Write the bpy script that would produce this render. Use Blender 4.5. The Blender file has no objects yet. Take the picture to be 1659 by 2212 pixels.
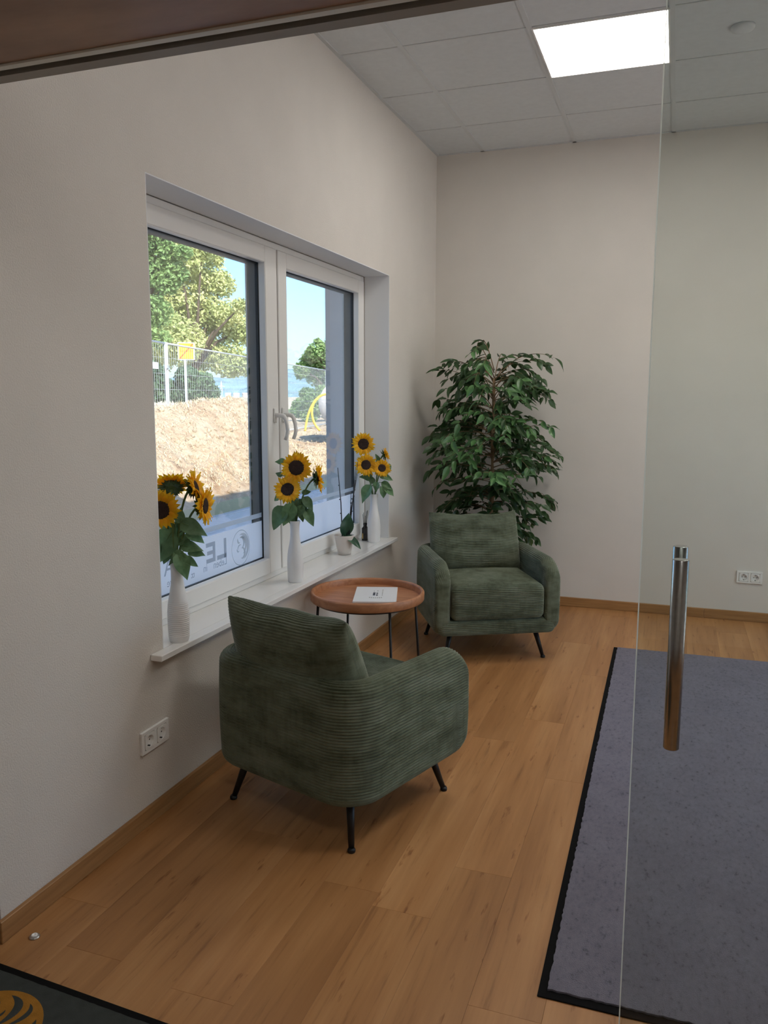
import bpy, math, random
import numpy as np
from mathutils import Vector, Matrix, Euler
random.seed(7)
rng = np.random.default_rng(7)
SC = bpy.context.scene
COL = SC.collection
R = math.radians

# ------------------------------------------------------------------ camera
cam_d = bpy.data.cameras.new('camera')
cam = bpy.data.objects.new('camera', cam_d)
COL.objects.link(cam)
cam.location = (1.6861, -5.8185, 1.4933)
cam.rotation_euler = (1.4293, -0.0014, 0.3436)
cam_d.sensor_fit = 'VERTICAL'
cam_d.sensor_height = 36.0
cam_d.lens = 1751.8 * 36.0 / 2212.0
cam_d.clip_start = 0.05
cam_d.clip_end = 6000
SC.camera = cam

# ------------------------------------------------------------------ world, sun, exposure
w = bpy.data.worlds.new('sky')
SC.world = w
w.use_nodes = True
wn = w.node_tree.nodes
wn.clear()
sky = wn.new('ShaderNodeTexSky')
sky.sky_type = 'NISHITA'
sky.sun_disc = False
sky.sun_elevation = R(42)
sky.sun_rotation = R(126)
sky.air_density = 1.0
sky.dust_density = 1.2
sky.ozone_density = 2.5
bg = wn.new('ShaderNodeBackground')
bg.inputs['Strength'].default_value = 0.45
wo = wn.new('ShaderNodeOutputWorld')
skm = wn.new('ShaderNodeMixRGB')
skm.blend_type = 'MULTIPLY'
skm.inputs[0].default_value = 1.0
skm.inputs[2].default_value = (0.70, 0.86, 1.0, 1)
w.node_tree.links.new(sky.outputs[0], skm.inputs[1])
w.node_tree.links.new(skm.outputs[0], bg.inputs[0])
w.node_tree.links.new(bg.outputs[0], wo.inputs[0])

sun_d = bpy.data.lights.new('sun', 'SUN')
sun_d.energy = 11.0
sun_d.color = (1.0, 0.93, 0.82)
sun_d.angle = R(0.6)
sun = bpy.data.objects.new('sun', sun_d)
COL.objects.link(sun)
sun.location = (10, -8, 12)
sun.rotation_euler = Vector((-0.60, 0.46, -0.65)).to_track_quat('-Z', 'Y').to_euler()

PANEL_STRENGTH = 14.0          # ceiling light panels (built with the ceiling below)

SC.view_settings.view_transform = 'Standard'
SC.view_settings.look = 'None'
SC.view_settings.gamma = 1.0
SC.view_settings.use_curve_mapping = False
SC.view_settings.exposure = 0.0
SC.cycles.max_bounces = 12
SC.cycles.diffuse_bounces = 6
SC.cycles.transparent_max_bounces = 24
SC.cycles.sample_clamp_indirect = 6.0

# ------------------------------------------------------------------ materials
MATS = {}


def _nodes(name):
    m = bpy.data.materials.new(name)
    m.use_nodes = True
    nt = m.node_tree
    b = nt.nodes['Principled BSDF']
    MATS[name] = m
    return m, nt, b


def noise_node(nt, scale, detail=3.0, rough=0.55, coord='Object', vscale=None, offset_rand=False):
    tc = nt.nodes.new('ShaderNodeTexCoord')
    src = tc.outputs[coord]
    if vscale is not None or offset_rand:
        mp = nt.nodes.new('ShaderNodeMapping')
        if vscale is not None:
            mp.inputs['Scale'].default_value = vscale
        nt.links.new(src, mp.inputs['Vector'])
        src = mp.outputs[0]
        if offset_rand:
            oi = nt.nodes.new('ShaderNodeObjectInfo')
            mul = nt.nodes.new('ShaderNodeMath')
            mul.operation = 'MULTIPLY'
            mul.inputs[1].default_value = 91.0
            nt.links.new(oi.outputs['Random'], mul.inputs[0])
            cmb = nt.nodes.new('ShaderNodeCombineXYZ')
            for i in range(3):
                nt.links.new(mul.outputs[0], cmb.inputs[i])
            nt.links.new(cmb.outputs[0], mp.inputs['Location'])
    n = nt.nodes.new('ShaderNodeTexNoise')
    n.inputs['Scale'].default_value = scale
    n.inputs['Detail'].default_value = detail
    n.inputs['Roughness'].default_value = rough
    nt.links.new(src, n.inputs['Vector'])
    return n


def ramp(nt, fac, stops):
    r = nt.nodes.new('ShaderNodeValToRGB')
    el = r.color_ramp.elements
    while len(el) < len(stops):
        el.new(0.5)
    for e, (p, c) in zip(el, stops):
        e.position = p
        e.color = (*c, 1)
    nt.links.new(fac, r.inputs[0])
    return r


def bump(nt, b, height, strength, dist):
    bp = nt.nodes.new('ShaderNodeBump')
    bp.inputs['Strength'].default_value = strength
    bp.inputs['Distance'].default_value = dist
    nt.links.new(height, bp.inputs['Height'])
    nt.links.new(bp.outputs[0], b.inputs['Normal'])
    return bp


def mat(name, col, rough=0.6, metal=0.0, var=0.0, vscale=6.0, bscale=0, bstr=0.3, bdist=0.002,
        spec=0.5, sheen=0.0, coat=0.0, rand=0.0, detail=3.0):
    m, nt, b = _nodes(name)
    b.inputs['Base Color'].default_value = (*col, 1)
    b.inputs['Roughness'].default_value = rough
    b.inputs['Metallic'].default_value = metal
    b.inputs['Specular IOR Level'].default_value = spec
    if sheen:
        b.inputs['Sheen Weight'].default_value = sheen
        b.inputs['Sheen Roughness'].default_value = 0.45
    if coat:
        b.inputs['Coat Weight'].default_value = coat
        b.inputs['Coat Roughness'].default_value = 0.1
    if var:
        n = noise_node(nt, vscale, detail)
        lo = [max(0, c * (1 - var)) for c in col]
        hi = [min(1, c * (1 + var)) for c in col]
        r = ramp(nt, n.outputs['Fac'], [(0.3, lo), (0.7, hi)])
        out = r.outputs[0]
        if rand:
            hs = nt.nodes.new('ShaderNodeHueSaturation')
            oi = nt.nodes.new('ShaderNodeObjectInfo')
            mr = nt.nodes.new('ShaderNodeMapRange')
            mr.inputs['To Min'].default_value = 1 - rand
            mr.inputs['To Max'].default_value = 1 + rand
            nt.links.new(oi.outputs['Random'], mr.inputs['Value'])
            nt.links.new(mr.outputs[0], hs.inputs['Value'])
            nt.links.new(out, hs.inputs['Color'])
            out = hs.outputs[0]
        nt.links.new(out, b.inputs['Base Color'])
    if bscale:
        n2 = noise_node(nt, bscale, 4.0, 0.6)
        bump(nt, b, n2.outputs['Fac'], bstr, bdist)
    return m


def wood_floor():
    m, nt, b = _nodes('oak_plank')
    grain = noise_node(nt, 1.0, 6.0, 0.62, vscale=(46, 2.4, 46), offset_rand=True)
    broad = noise_node(nt, 1.0, 3.0, 0.5, vscale=(9, 0.9, 9), offset_rand=True)
    knots = noise_node(nt, 1.0, 3.0, 0.6, vscale=(34, 6.5, 34), offset_rand=True)
    c1 = ramp(nt, broad.outputs['Fac'], [(0.3, (0.35, 0.162, 0.056)), (0.52, (0.44, 0.215, 0.080)), (0.72, (0.52, 0.275, 0.112))])
    c2 = ramp(nt, grain.outputs['Fac'], [(0.28, (0.50, 0.42, 0.34)), (0.42, (0.90, 0.87, 0.83)), (0.60, (1.0, 1.0, 1.0)), (0.72, (1.14, 1.15, 1.17))])
    mx = nt.nodes.new('ShaderNodeMixRGB')
    mx.blend_type = 'MULTIPLY'
    mx.inputs[0].default_value = 0.75
    nt.links.new(c1.outputs[0], mx.inputs[1])
    nt.links.new(c2.outputs[0], mx.inputs[2])
    c3 = ramp(nt, knots.outputs['Fac'], [(0.64, (1, 1, 1)), (0.70, (0.62, 0.48, 0.36)), (0.78, (0.30, 0.2, 0.14))])
    mx2 = nt.nodes.new('ShaderNodeMixRGB')
    mx2.blend_type = 'MULTIPLY'
    mx2.inputs[0].default_value = 0.8
    nt.links.new(mx.outputs[0], mx2.inputs[1])
    nt.links.new(c3.outputs[0], mx2.inputs[2])
    hs = nt.nodes.new('ShaderNodeHueSaturation')
    oi = nt.nodes.new('ShaderNodeObjectInfo')
    mr = nt.nodes.new('ShaderNodeMapRange')
    mr.inputs['To Min'].default_value = 0.95
    mr.inputs['To Max'].default_value = 1.05
    nt.links.new(oi.outputs['Random'], mr.inputs['Value'])
    nt.links.new(mr.outputs[0], hs.inputs['Value'])
    nt.links.new(mx2.outputs[0], hs.inputs['Color'])
    nt.links.new(hs.outputs[0], b.inputs['Base Color'])
    b.inputs['Roughness'].default_value = 0.42
    b.inputs['Specular IOR Level'].default_value = 0.45
    bump(nt, b, grain.outputs['Fac'], 0.15, 0.0008)
    return m


def wood_simple(name, dark, light, vs, rough=0.45):
    m, nt, b = _nodes(name)
    g = noise_node(nt, 1.0, 5.0, 0.6, vscale=vs)
    c = ramp(nt, g.outputs['Fac'], [(0.3, dark), (0.7, light)])
    nt.links.new(c.outputs[0], b.inputs['Base Color'])
    b.inputs['Roughness'].default_value = rough
    return m


def corduroy():
    m, nt, b = _nodes('corduroy')
    n = noise_node(nt, 7.0, 4.0, 0.6, vscale=(1.0, 1.0, 2.4))
    n2 = noise_node(nt, 60.0, 3.0, 0.6, vscale=(1.0, 1.0, 0.2))
    ad = nt.nodes.new('ShaderNodeMath')
    ad.operation = 'MULTIPLY_ADD'
    ad.inputs[1].default_value = 0.3
    nt.links.new(n2.outputs['Fac'], ad.inputs[0])
    nt.links.new(n.outputs['Fac'], ad.inputs[2])
    c = ramp(nt, ad.outputs[0], [(0.46, (0.066, 0.076, 0.044)), (0.66, (0.122, 0.140, 0.092)), (0.85, (0.172, 0.192, 0.138))])
    nt.links.new(c.outputs[0], b.inputs['Base Color'])
    b.inputs['Roughness'].default_value = 0.85
    b.inputs['Specular IOR Level'].default_value = 0.25
    b.inputs['Sheen Weight'].default_value = 0.60
    b.inputs['Sheen Roughness'].default_value = 0.33
    b.inputs['Sheen Tint'].default_value = (0.88, 0.95, 0.86, 1)
    return m


def glass(name, tint, refl=1.0):
    m = bpy.data.materials.new(name)
    m.use_nodes = True
    nt = m.node_tree
    nt.nodes.clear()
    tr = nt.nodes.new('ShaderNodeBsdfTransparent')
    tr.inputs[0].default_value = (*tint, 1)
    gl = nt.nodes.new('ShaderNodeBsdfGlossy')
    gl.inputs['Roughness'].default_value = 0.0
    fr = nt.nodes.new('ShaderNodeFresnel')
    fr.inputs['IOR'].default_value = 1.45
    mu = nt.nodes.new('ShaderNodeMath')
    mu.operation = 'MULTIPLY'
    mu.inputs[1].default_value = refl
    mx = nt.nodes.new('ShaderNodeMixShader')
    o = nt.nodes.new('ShaderNodeOutputMaterial')
    nt.links.new(fr.outputs[0], mu.inputs[0])
    nt.links.new(mu.outputs[0], mx.inputs[0])
    nt.links.new(tr.outputs[0], mx.inputs[1])
    nt.links.new(gl.outputs[0], mx.inputs[2])
    nt.links.new(mx.outputs[0], o.inputs[0])
    MATS[name] = m
    return m


def film(name, col, clear, transl=0.6):
    m = bpy.data.materials.new(name)
    m.use_nodes = True
    nt = m.node_tree
    nt.nodes.clear()
    tr = nt.nodes.new('ShaderNodeBsdfTransparent')
    df = nt.nodes.new('ShaderNodeBsdfDiffuse')
    tl = nt.nodes.new('ShaderNodeBsdfTranslucent')
    df.inputs[0].default_value = (*col, 1)
    tl.inputs[0].default_value = (*col, 1)
    m1 = nt.nodes.new('ShaderNodeMixShader')
    m1.inputs[0].default_value = transl
    m2 = nt.nodes.new('ShaderNodeMixShader')
    m2.inputs[0].default_value = clear
    o = nt.nodes.new('ShaderNodeOutputMaterial')
    nt.links.new(df.outputs[0], m1.inputs[1])
    nt.links.new(tl.outputs[0], m1.inputs[2])
    nt.links.new(m1.outputs[0], m2.inputs[1])
    nt.links.new(tr.outputs[0], m2.inputs[2])
    nt.links.new(m2.outputs[0], o.inputs[0])
    MATS[name] = m
    return m


def emis(name, col, strength):
    m = bpy.data.materials.new(name)
    m.use_nodes = True
    nt = m.node_tree
    b = nt.nodes['Principled BSDF']
    b.inputs['Base Color'].default_value = (0.9, 0.9, 0.9, 1)
    b.inputs['Emission Color'].default_value = (*col, 1)
    b.inputs['Emission Strength'].default_value = strength
    MATS[name] = m
    return m


def leafmat(name, lo, hi, rough=0.4, transl=0.25, rand=0.18, vscale=8.0):
    m, nt, b = _nodes(name)
    n = noise_node(nt, vscale, 3.0)
    c = ramp(nt, n.outputs['Fac'], [(0.3, lo), (0.7, hi)])
    hs = nt.nodes.new('ShaderNodeHueSaturation')
    oi = nt.nodes.new('ShaderNodeObjectInfo')
    mr = nt.nodes.new('ShaderNodeMapRange')
    mr.inputs['To Min'].default_value = 1 - rand
    mr.inputs['To Max'].default_value = 1 + rand
    nt.links.new(oi.outputs['Random'], mr.inputs['Value'])
    nt.links.new(mr.outputs[0], hs.inputs['Value'])
    nt.links.new(c.outputs[0], hs.inputs['Color'])
    nt.links.new(hs.outputs[0], b.inputs['Base Color'])
    b.inputs['Roughness'].default_value = rough
    if transl:
        tl = nt.nodes.new('ShaderNodeBsdfTranslucent')
        nt.links.new(hs.outputs[0], tl.inputs[0])
        mx = nt.nodes.new('ShaderNodeMixShader')
        mx.inputs[0].default_value = transl
        o = nt.nodes['Material Output']
        nt.links.new(b.outputs[0], mx.inputs[1])
        nt.links.new(tl.outputs[0], mx.inputs[2])
        nt.links.new(mx.outputs[0], o.inputs[0])
    return m


wall_m = mat('plaster', (0.70, 0.662, 0.615), 0.9, var=0.025, vscale=3.0, bscale=190, bstr=0.7, bdist=0.0035, spec=0.2)
wallback_m = mat('back_plaster', (0.70, 0.662, 0.615), 0.9, var=0.025, vscale=3.0, bscale=190, bstr=0.22, bdist=0.003, spec=0.2)
reveal_m = mat('reveal_paint', (0.80, 0.81, 0.825), 0.8, bscale=160, bstr=0.1, bdist=0.001, spec=0.25)
tile_m = mat('ceiling_tile', (0.64, 0.665, 0.68), 0.9, var=0.03, vscale=30, bscale=300, bstr=0.15, bdist=0.001, spec=0.2)
bar_m = mat('grid_white', (0.60, 0.62, 0.63), 0.7)
gap_m = mat('dark_gap', (0.11, 0.06, 0.03), 0.9)
plank_m = wood_floor()
base_m = wood_simple('baseboard_oak', (0.27, 0.13, 0.045), (0.42, 0.22, 0.085), (3, 3, 60), 0.45)
pvc_m = mat('white_pvc', (0.80, 0.79, 0.77), 0.32, var=0.01, vscale=4)
seam_m = mat('seam_grey', (0.18, 0.17, 0.16), 0.6)
anth_m = mat('anthracite_frame', (0.012, 0.014, 0.018), 0.5, var=0.2, vscale=20)
rail_m = mat('white_rail', (0.93, 0.93, 0.93), 0.5)
sill_m = mat('polished_sill', (0.83, 0.82, 0.80), 0.12, var=0.004, vscale=15, spec=0.5, coat=0.3)
winglass_m = glass('window_glass', (0.97, 0.985, 0.98), 0.45)
doorglass_m = glass('door_glass', (0.90, 0.93, 0.915), 0.5)
dooredge_m = film('glass_edge', (0.92, 0.96, 0.93), 0.25, 0.8)
film_m = film('frosted_film', (0.96, 0.93, 0.92), 0.10, 0.78)
film2_m = film('film_band', (0.70, 0.70, 0.70), 0.3, 0.7)
filmtext_m = film('film_print', (0.45, 0.46, 0.48), 0.30, 0.75)
filmtext2_m = film('film_print_pale', (0.62, 0.62, 0.60), 0.30, 0.75)
cord_m = corduroy()
black_m = mat('black_metal', (0.012, 0.012, 0.013), 0.42, metal=0.3, var=0.2, vscale=30)
tray_m = wood_simple('acacia', (0.32, 0.120, 0.050), (0.52, 0.240, 0.115), (6, 38, 38), 0.4)
paper_m = mat('white_card', (0.82, 0.84, 0.86), 0.3)
ink_m = mat('dark_ink', (0.05, 0.06, 0.08), 0.6)
greyink_m = mat('grey_ink', (0.35, 0.35, 0.33), 0.6)
vase_m = mat('white_ceramic', (0.80, 0.79, 0.785), 0.42, var=0.015, vscale=12)
pot_m = mat('cream_ceramic', (0.72, 0.655, 0.60), 0.35, var=0.02, vscale=12)
bark_soil_m = mat('bark_soil', (0.06, 0.04, 0.028), 0.95, var=0.5, vscale=60, bscale=80, bstr=0.8, bdist=0.01)
petal_m = leafmat('petal', (0.97, 0.50, 0.012), (1.0, 0.66, 0.02), 0.55, 0.5, 0.10, 30)
disc_m = mat('flower_disc', (0.035, 0.016, 0.010), 0.9, var=0.5, vscale=120, bscale=260, bstr=1.0, bdist=0.006)
sfleaf_m = leafmat('sunflower_leaf', (0.085, 0.175, 0.070), (0.165, 0.285, 0.135), 0.5, 0.28, 0.25, 4)
sfstem_m = mat('sunflower_stem', (0.12, 0.19, 0.06), 0.6, var=0.2, vscale=40)
calyx_m = leafmat('calyx', (0.06, 0.13, 0.045), (0.13, 0.22, 0.10), 0.6, 0.15, 0.15, 40)
ficus_m = leafmat('ficus_leaf', (0.034, 0.095, 0.028), (0.115, 0.245, 0.080), 0.36, 0.18, 0.50, 14)
trunk_m = mat('ficus_trunk', (0.20, 0.13, 0.07), 0.85, var=0.35, vscale=25, bscale=60, bstr=0.6, bdist=0.006)
orchid_m = leafmat('orchid_leaf', (0.018, 0.062, 0.035), (0.045, 0.115, 0.065), 0.3, 0.05, 0.1, 10)
stake_m = mat('dark_stem', (0.03, 0.032, 0.035), 0.5)
blackbottle_m = mat('black_bottle', (0.012, 0.012, 0.014), 0.2)
gold_m = mat('gold_print', (0.75, 0.55, 0.22), 0.35, metal=0.7)
steel_m = mat('brushed_steel', (0.40, 0.40, 0.40), 0.24, metal=1.0, var=0.08, vscale=90)
alu_m = mat('rail_aluminium', (0.62, 0.62, 0.57), 0.5, metal=0.2)
dkalu_m = mat('rail_bronze', (0.27, 0.25, 0.22), 0.55, metal=0.1)
slot_m = mat('slot_black', (0.004, 0.004, 0.004), 0.9, spec=0.05)
soffit_m = wood_simple('soffit_walnut', (0.21, 0.105, 0.05), (0.34, 0.19, 0.105), (3, 9, 3), 0.4)
socket_m = mat('socket_white', (0.82, 0.81, 0.79), 0.3)
hole_m = mat('socket_hole', (0.02, 0.02, 0.02), 0.6)
rubber_m = mat('black_rubber', (0.005, 0.005, 0.0055), 0.9, bscale=200, bstr=0.2, spec=0.15)
def carpet():
    m, nt, b = _nodes('mat_pile')
    n1 = noise_node(nt, 5.0, 8.0, 0.6)
    n2 = noise_node(nt, 70.0, 6.0, 0.7, vscale=(1.0, 0.55, 1.0))
    c1 = ramp(nt, n1.outputs['Fac'], [(0.3, (0.235, 0.222, 0.272)), (0.7, (0.275, 0.262, 0.318))])
    c2 = ramp(nt, n2.outputs['Fac'], [(0.28, (0.45, 0.45, 0.46)), (0.42, (0.93, 0.93, 0.94)), (0.62, (1.06, 1.06, 1.06))])
    mx = nt.nodes.new('ShaderNodeMixRGB')
    mx.blend_type = 'MULTIPLY'
    mx.inputs[0].default_value = 1.0
    nt.links.new(c1.outputs[0], mx.inputs[1])
    nt.links.new(c2.outputs[0], mx.inputs[2])
    nt.links.new(mx.outputs[0], b.inputs['Base Color'])
    b.inputs['Roughness'].default_value = 1.0
    b.inputs['Specular IOR Level'].default_value = 0.1
    n3 = noise_node(nt, 380.0, 4.0, 0.6)
    bump(nt, b, n3.outputs['Fac'], 1.0, 0.006)
    return m


carpet_m = carpet()
carpet2_m = mat('teal_pile', (0.062, 0.070, 0.066), 1.0, var=0.12, vscale=30, bscale=420, bstr=0.8, bdist=0.004, spec=0.1)
orange_m = mat('orange_print', (0.43, 0.20, 0.035), 1.0, var=0.12, vscale=40, bscale=420, bstr=0.8, bdist=0.004, spec=0.1)
chrome_m = mat('stop_metal', (0.55, 0.54, 0.52), 0.3, metal=0.9)
pave_m = mat('concrete_paving', (0.76, 0.72, 0.68), 0.85, var=0.08, vscale=6, bscale=60, bstr=0.2)
kerb_m = mat('kerb_stone', (0.72, 0.72, 0.72), 0.8, var=0.08, vscale=10)
render_m = mat('exterior_render', (0.86, 0.80, 0.78), 0.9, bscale=180, bstr=0.4, bdist=0.002)
field_m = mat('dry_field', (0.62, 0.52, 0.38), 0.95, var=0.25, vscale=0.02)
hill_m = mat('hazed_wooded_hill', (0.22, 0.36, 0.42), 0.95, var=0.35, vscale=0.03)  # forest shifted to blue-grey, distance haze mixed into the colour
galv_m = mat('galvanised', (0.62, 0.66, 0.68), 0.45, metal=0.35)
straw_m = mat('dry_straw', (0.80, 0.66, 0.45), 0.9, var=0.25, vscale=5)
signor_m = mat('sign_orange', (0.95, 0.50, 0.03), 0.5)
signred_m = mat('sign_red', (0.55, 0.12, 0.03), 0.5)
hose_m = mat('yellow_pipe', (0.92, 0.66, 0.16), 0.45)
drum_m = mat('pale_plastic', (0.78, 0.76, 0.74), 0.5)
tgreen_m = leafmat('maple_leaf', (0.14, 0.27, 0.09), (0.36, 0.50, 0.19), 0.55, 0.25, 0.0, 0.9)
tyel_m = leafmat('linden_leaf', (0.36, 0.45, 0.17), (0.74, 0.74, 0.36), 0.55, 0.25, 0.0, 0.7)
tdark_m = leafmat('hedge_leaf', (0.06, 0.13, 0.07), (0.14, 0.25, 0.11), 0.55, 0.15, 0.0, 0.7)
bark_m = mat('tree_bark', (0.10, 0.075, 0.055), 0.95, var=0.3, vscale=8)
house_m = mat('far_house_wall', (0.80, 0.78, 0.75), 0.9)
roof_m = mat('far_house_roof', (0.62, 0.52, 0.47), 0.9)


def soil_mat():
    m, nt, b = _nodes('dry_soil')
    n = noise_node(nt, 1.6, 8.0, 0.7)
    n2 = noise_node(nt, 9.0, 6.0, 0.7, vscale=(1, 1, 1))
    mx = nt.nodes.new('ShaderNodeMath')
    mx.operation = 'MULTIPLY_ADD'
    mx.inputs[1].default_value = 0.6
    nt.links.new(n2.outputs['Fac'], mx.inputs[0])
    nt.links.new(n.outputs['Fac'], mx.inputs[2])
    c = ramp(nt, mx.outputs[0], [(0.56, (0.34, 0.21, 0.13)), (0.72, (0.60, 0.45, 0.31)), (0.90, (0.74, 0.61, 0.45))])
    nt.links.new(c.outputs[0], b.inputs['Base Color'])
    b.inputs['Roughness'].default_value = 0.95
    n3 = noise_node(nt, 22.0, 6.0, 0.7)
    bump(nt, b, n3.outputs['Fac'], 1.0, 0.05)
    return m


soil_m = soil_mat()


# ------------------------------------------------------------------ mesh helpers
class MB:
    """collects geometry, links it as ONE mesh object"""

    def __init__(s):
        s.v, s.f, s.m, s.sm = [], [], [], []
        s.mats = []
        s.cur = 0
        s.smooth = False

    def mat(s, m):
        if m not in s.mats:
            s.mats.append(m)
        s.cur = s.mats.index(m)
        return s

    def add(s, verts, faces, smooth=None):
        o = len(s.v)
        s.v.extend([tuple(map(float, q)) for q in verts])
        sm = s.smooth if smooth is None else smooth
        for f in faces:
            s.f.append(tuple(i + o for i in f))
            s.m.append(s.cur)
            s.sm.append(sm)
        return s

    def box(s, lo, hi, bev=0.0, M=None):
        x0, y0, z0 = lo
        x1, y1, z1 = hi
        if bev <= 0:
            vs = [(x0, y0, z0), (x1, y0, z0), (x1, y1, z0), (x0, y1, z0), (x0, y0, z1), (x1, y0, z1), (x1, y1, z1), (x0, y1, z1)]
            fs = [(0, 3, 2, 1), (4, 5, 6, 7), (0, 1, 5, 4), (1, 2, 6, 5), (2, 3, 7, 6), (3, 0, 4, 7)]
        else:
            b = bev
            vs, fs = [], []
            xs, ys, zs = (x0, x1), (y0, y1), (z0, z1)
            idx = {}
            for i in (0, 1):
                for j in (0, 1):
                    for k in (0, 1):
                        sx, sy, sz = 1 - 2 * i, 1 - 2 * j, 1 - 2 * k
                        for a in range(3):
                            p = [xs[i] + sx * b, ys[j] + sy * b, zs[k] + sz * b]
                            p[a] = (xs[i], ys[j], zs[k])[a]
                            idx[(i, j, k, a)] = len(vs)
                            vs.append(tuple(p))
            for a in range(3):
                o = [q for q in range(3) if q != a]
                for e in (0, 1):
                    loop = []
                    for (p, q) in ((0, 0), (1, 0), (1, 1), (0, 1)):
                        c = [0, 0, 0]
                        c[a] = e
                        c[o[0]] = p
                        c[o[1]] = q
                        loop.append(idx[(*c, a)])
                    fs.append(tuple(loop))
            for a in range(3):      # edges along axis a
                o = [q for q in range(3) if q != a]
                for p in (0, 1):
                    for q in (0, 1):
                        c0, c1 = [0, 0, 0], [0, 0, 0]
                        c1[a] = 1
                        for c in (c0, c1):
                            c[o[0]] = p
                            c[o[1]] = q
                        fs.append((idx[(*c0, o[0])], idx[(*c1, o[0])], idx[(*c1, o[1])], idx[(*c0, o[1])]))
            for i in (0, 1):
                for j in (0, 1):
                    for k in (0, 1):
                        fs.append(tuple(idx[(i, j, k, a)] for a in range(3)))
        if M is not None:
            vs = [tuple(M @ Vector(q)) for q in vs]
        return s.add(vs, fs)

    def lathe(s, prof, n=32, cx=0, cy=0, capb=True, capt=True, smooth=True):
        vs, fs = [], []
        k = len(prof)
        for (r, z) in prof:
            for i in range(n):
                a = 2 * math.pi * i / n
                vs.append((cx + r * math.cos(a), cy + r * math.sin(a), z))
        for j in range(k - 1):
            for i in range(n):
                fs.append((j * n + i, j * n + (i + 1) % n, (j + 1) * n + (i + 1) % n, (j + 1) * n + i))
        s.add(vs, fs, smooth)
        o = len(s.v) - len(vs)
        if capb:
            s.f.append(tuple(o + i for i in reversed(range(n)))); s.m.append(s.cur); s.sm.append(False)
        if capt:
            s.f.append(tuple(o + (k - 1) * n + i for i in range(n))); s.m.append(s.cur); s.sm.append(False)
        return s

    def tube(s, pts, rad, n=10, cap=True, smooth=True):
        pts = [Vector(q) for q in pts]
        k = len(pts)
        rads = [rad] * k if not hasattr(rad, '__len__') else list(rad)
        vs, fs = [], []
        prev = None
        for i, q in enumerate(pts):
            t = (pts[min(i + 1, k - 1)] - pts[max(i - 1, 0)]).normalized()
            if prev is None:
                a = Vector((0, 0, 1)) if abs(t.z) < 0.9 else Vector((1, 0, 0))
                u = t.cross(a).normalized()
            else:
                u = (prev - t * prev.dot(t)).normalized()
            prev = u
            v = t.cross(u)
            for j in range(n):
                a = 2 * math.pi * j / n
                vs.append(q + (u * math.cos(a) + v * math.sin(a)) * rads[i])
        for i in range(k - 1):
            for j in range(n):
                fs.append((i * n + j, i * n + (j + 1) % n, (i + 1) * n + (j + 1) % n, (i + 1) * n + j))
        s.add(vs, fs, smooth)
        o = len(s.v) - len(vs)
        if cap:
            s.f.append(tuple(o + i for i in reversed(range(n)))); s.m.append(s.cur); s.sm.append(False)
            s.f.append(tuple(o + (k - 1) * n + i for i in range(n))); s.m.append(s.cur); s.sm.append(False)
        return s

    def mesh(s, name, fix=True):
        me = bpy.data.meshes.new(name)
        me.from_pydata(s.v, [], s.f)
        for m in s.mats:
            me.materials.append(m)
        me.polygons.foreach_set('material_index', s.m)
        me.polygons.foreach_set('use_smooth', s.sm)
        if fix:
            import bmesh
            bm = bmesh.new()
            bm.from_mesh(me)
            bmesh.ops.recalc_face_normals(bm, faces=bm.faces)
            bm.to_mesh(me)
            bm.free()
        me.update()
        return me

    def build(s, name, m=None, parent=None, loc=(0, 0, 0), rot=None, fix=True):
        if m is not None:
            s.mats = [m]
            s.m = [0] * len(s.f)
        return link(name, s.mesh(name, fix), parent, loc, rot)


def link(name, data, parent=None, loc=(0, 0, 0), rot=None):
    o = bpy.data.objects.new(name, data)
    COL.objects.link(o)
    if parent is not None:
        o.parent = parent
    o.location = loc
    if rot is not None:
        o.rotation_euler = rot
    return o


def thing(name, label, cat, loc=(0, 0, 0), rot=None, group=None):
    o = link(name, None, None, loc, rot)
    o.empty_display_size = 0.05
    return tag(o, label, cat, group)


def tag(o, label, cat, group=None, kind=None):
    o['label'] = label
    o['category'] = cat
    if group:
        o['group'] = group
    if kind:
        o['kind'] = kind
    return o


def struct(o, label=None):
    o['kind'] = 'structure'
    if label:
        o['label'] = label
    return o


def grid_mesh(name, P, m, closed_u=False, closed_v=False, caps=False):
    """P: array (nu, nv, 3) -> smooth quad grid"""
    nu, nv = P.shape[:2]
    idx = np.arange(nu * nv).reshape(nu, nv)
    a = idx if closed_u else idx[:-1]
    b = np.roll(idx, -1, 0) if closed_u else idx[1:]
    if closed_v:
        q = np.stack([a, b, np.roll(b, -1, 1), np.roll(a, -1, 1)], -1).reshape(-1, 4)
    else:
        q = np.stack([a[:, :-1], b[:, :-1], b[:, 1:], a[:, 1:]], -1).reshape(-1, 4)
    faces = [tuple(map(int, f)) for f in q]
    if caps:
        faces.append(tuple(map(int, idx[0])))
        faces.append(tuple(map(int, idx[-1][::-1])))
    me = bpy.data.meshes.new(name)
    me.from_pydata(P.reshape(-1, 3).tolist(), [], faces)
    me.materials.append(m)
    import bmesh
    bm = bmesh.new()
    bm.from_mesh(me)
    bmesh.ops.recalc_face_normals(bm, faces=bm.faces)
    bm.to_mesh(me)
    bm.free()
    me.polygons.foreach_set('use_smooth', [True] * len(me.polygons))
    me.update()
    return me


def text_mesh(body, size, name):
    cu = bpy.data.curves.new(name, 'FONT')
    cu.body = body
    cu.size = size
    cu.extrude = 0.0
    to = bpy.data.objects.new(name, cu)
    COL.objects.link(to)
    dg = bpy.context.evaluated_depsgraph_get()
    dg.update()
    me = bpy.data.meshes.new_from_object(to.evaluated_get(dg))
    bpy.data.objects.remove(to)
    v = np.array([q.co[:] for q in me.vertices])
    f = [tuple(q.vertices) for q in me.polygons]
    bpy.data.meshes.remove(me)
    return v, f


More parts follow.
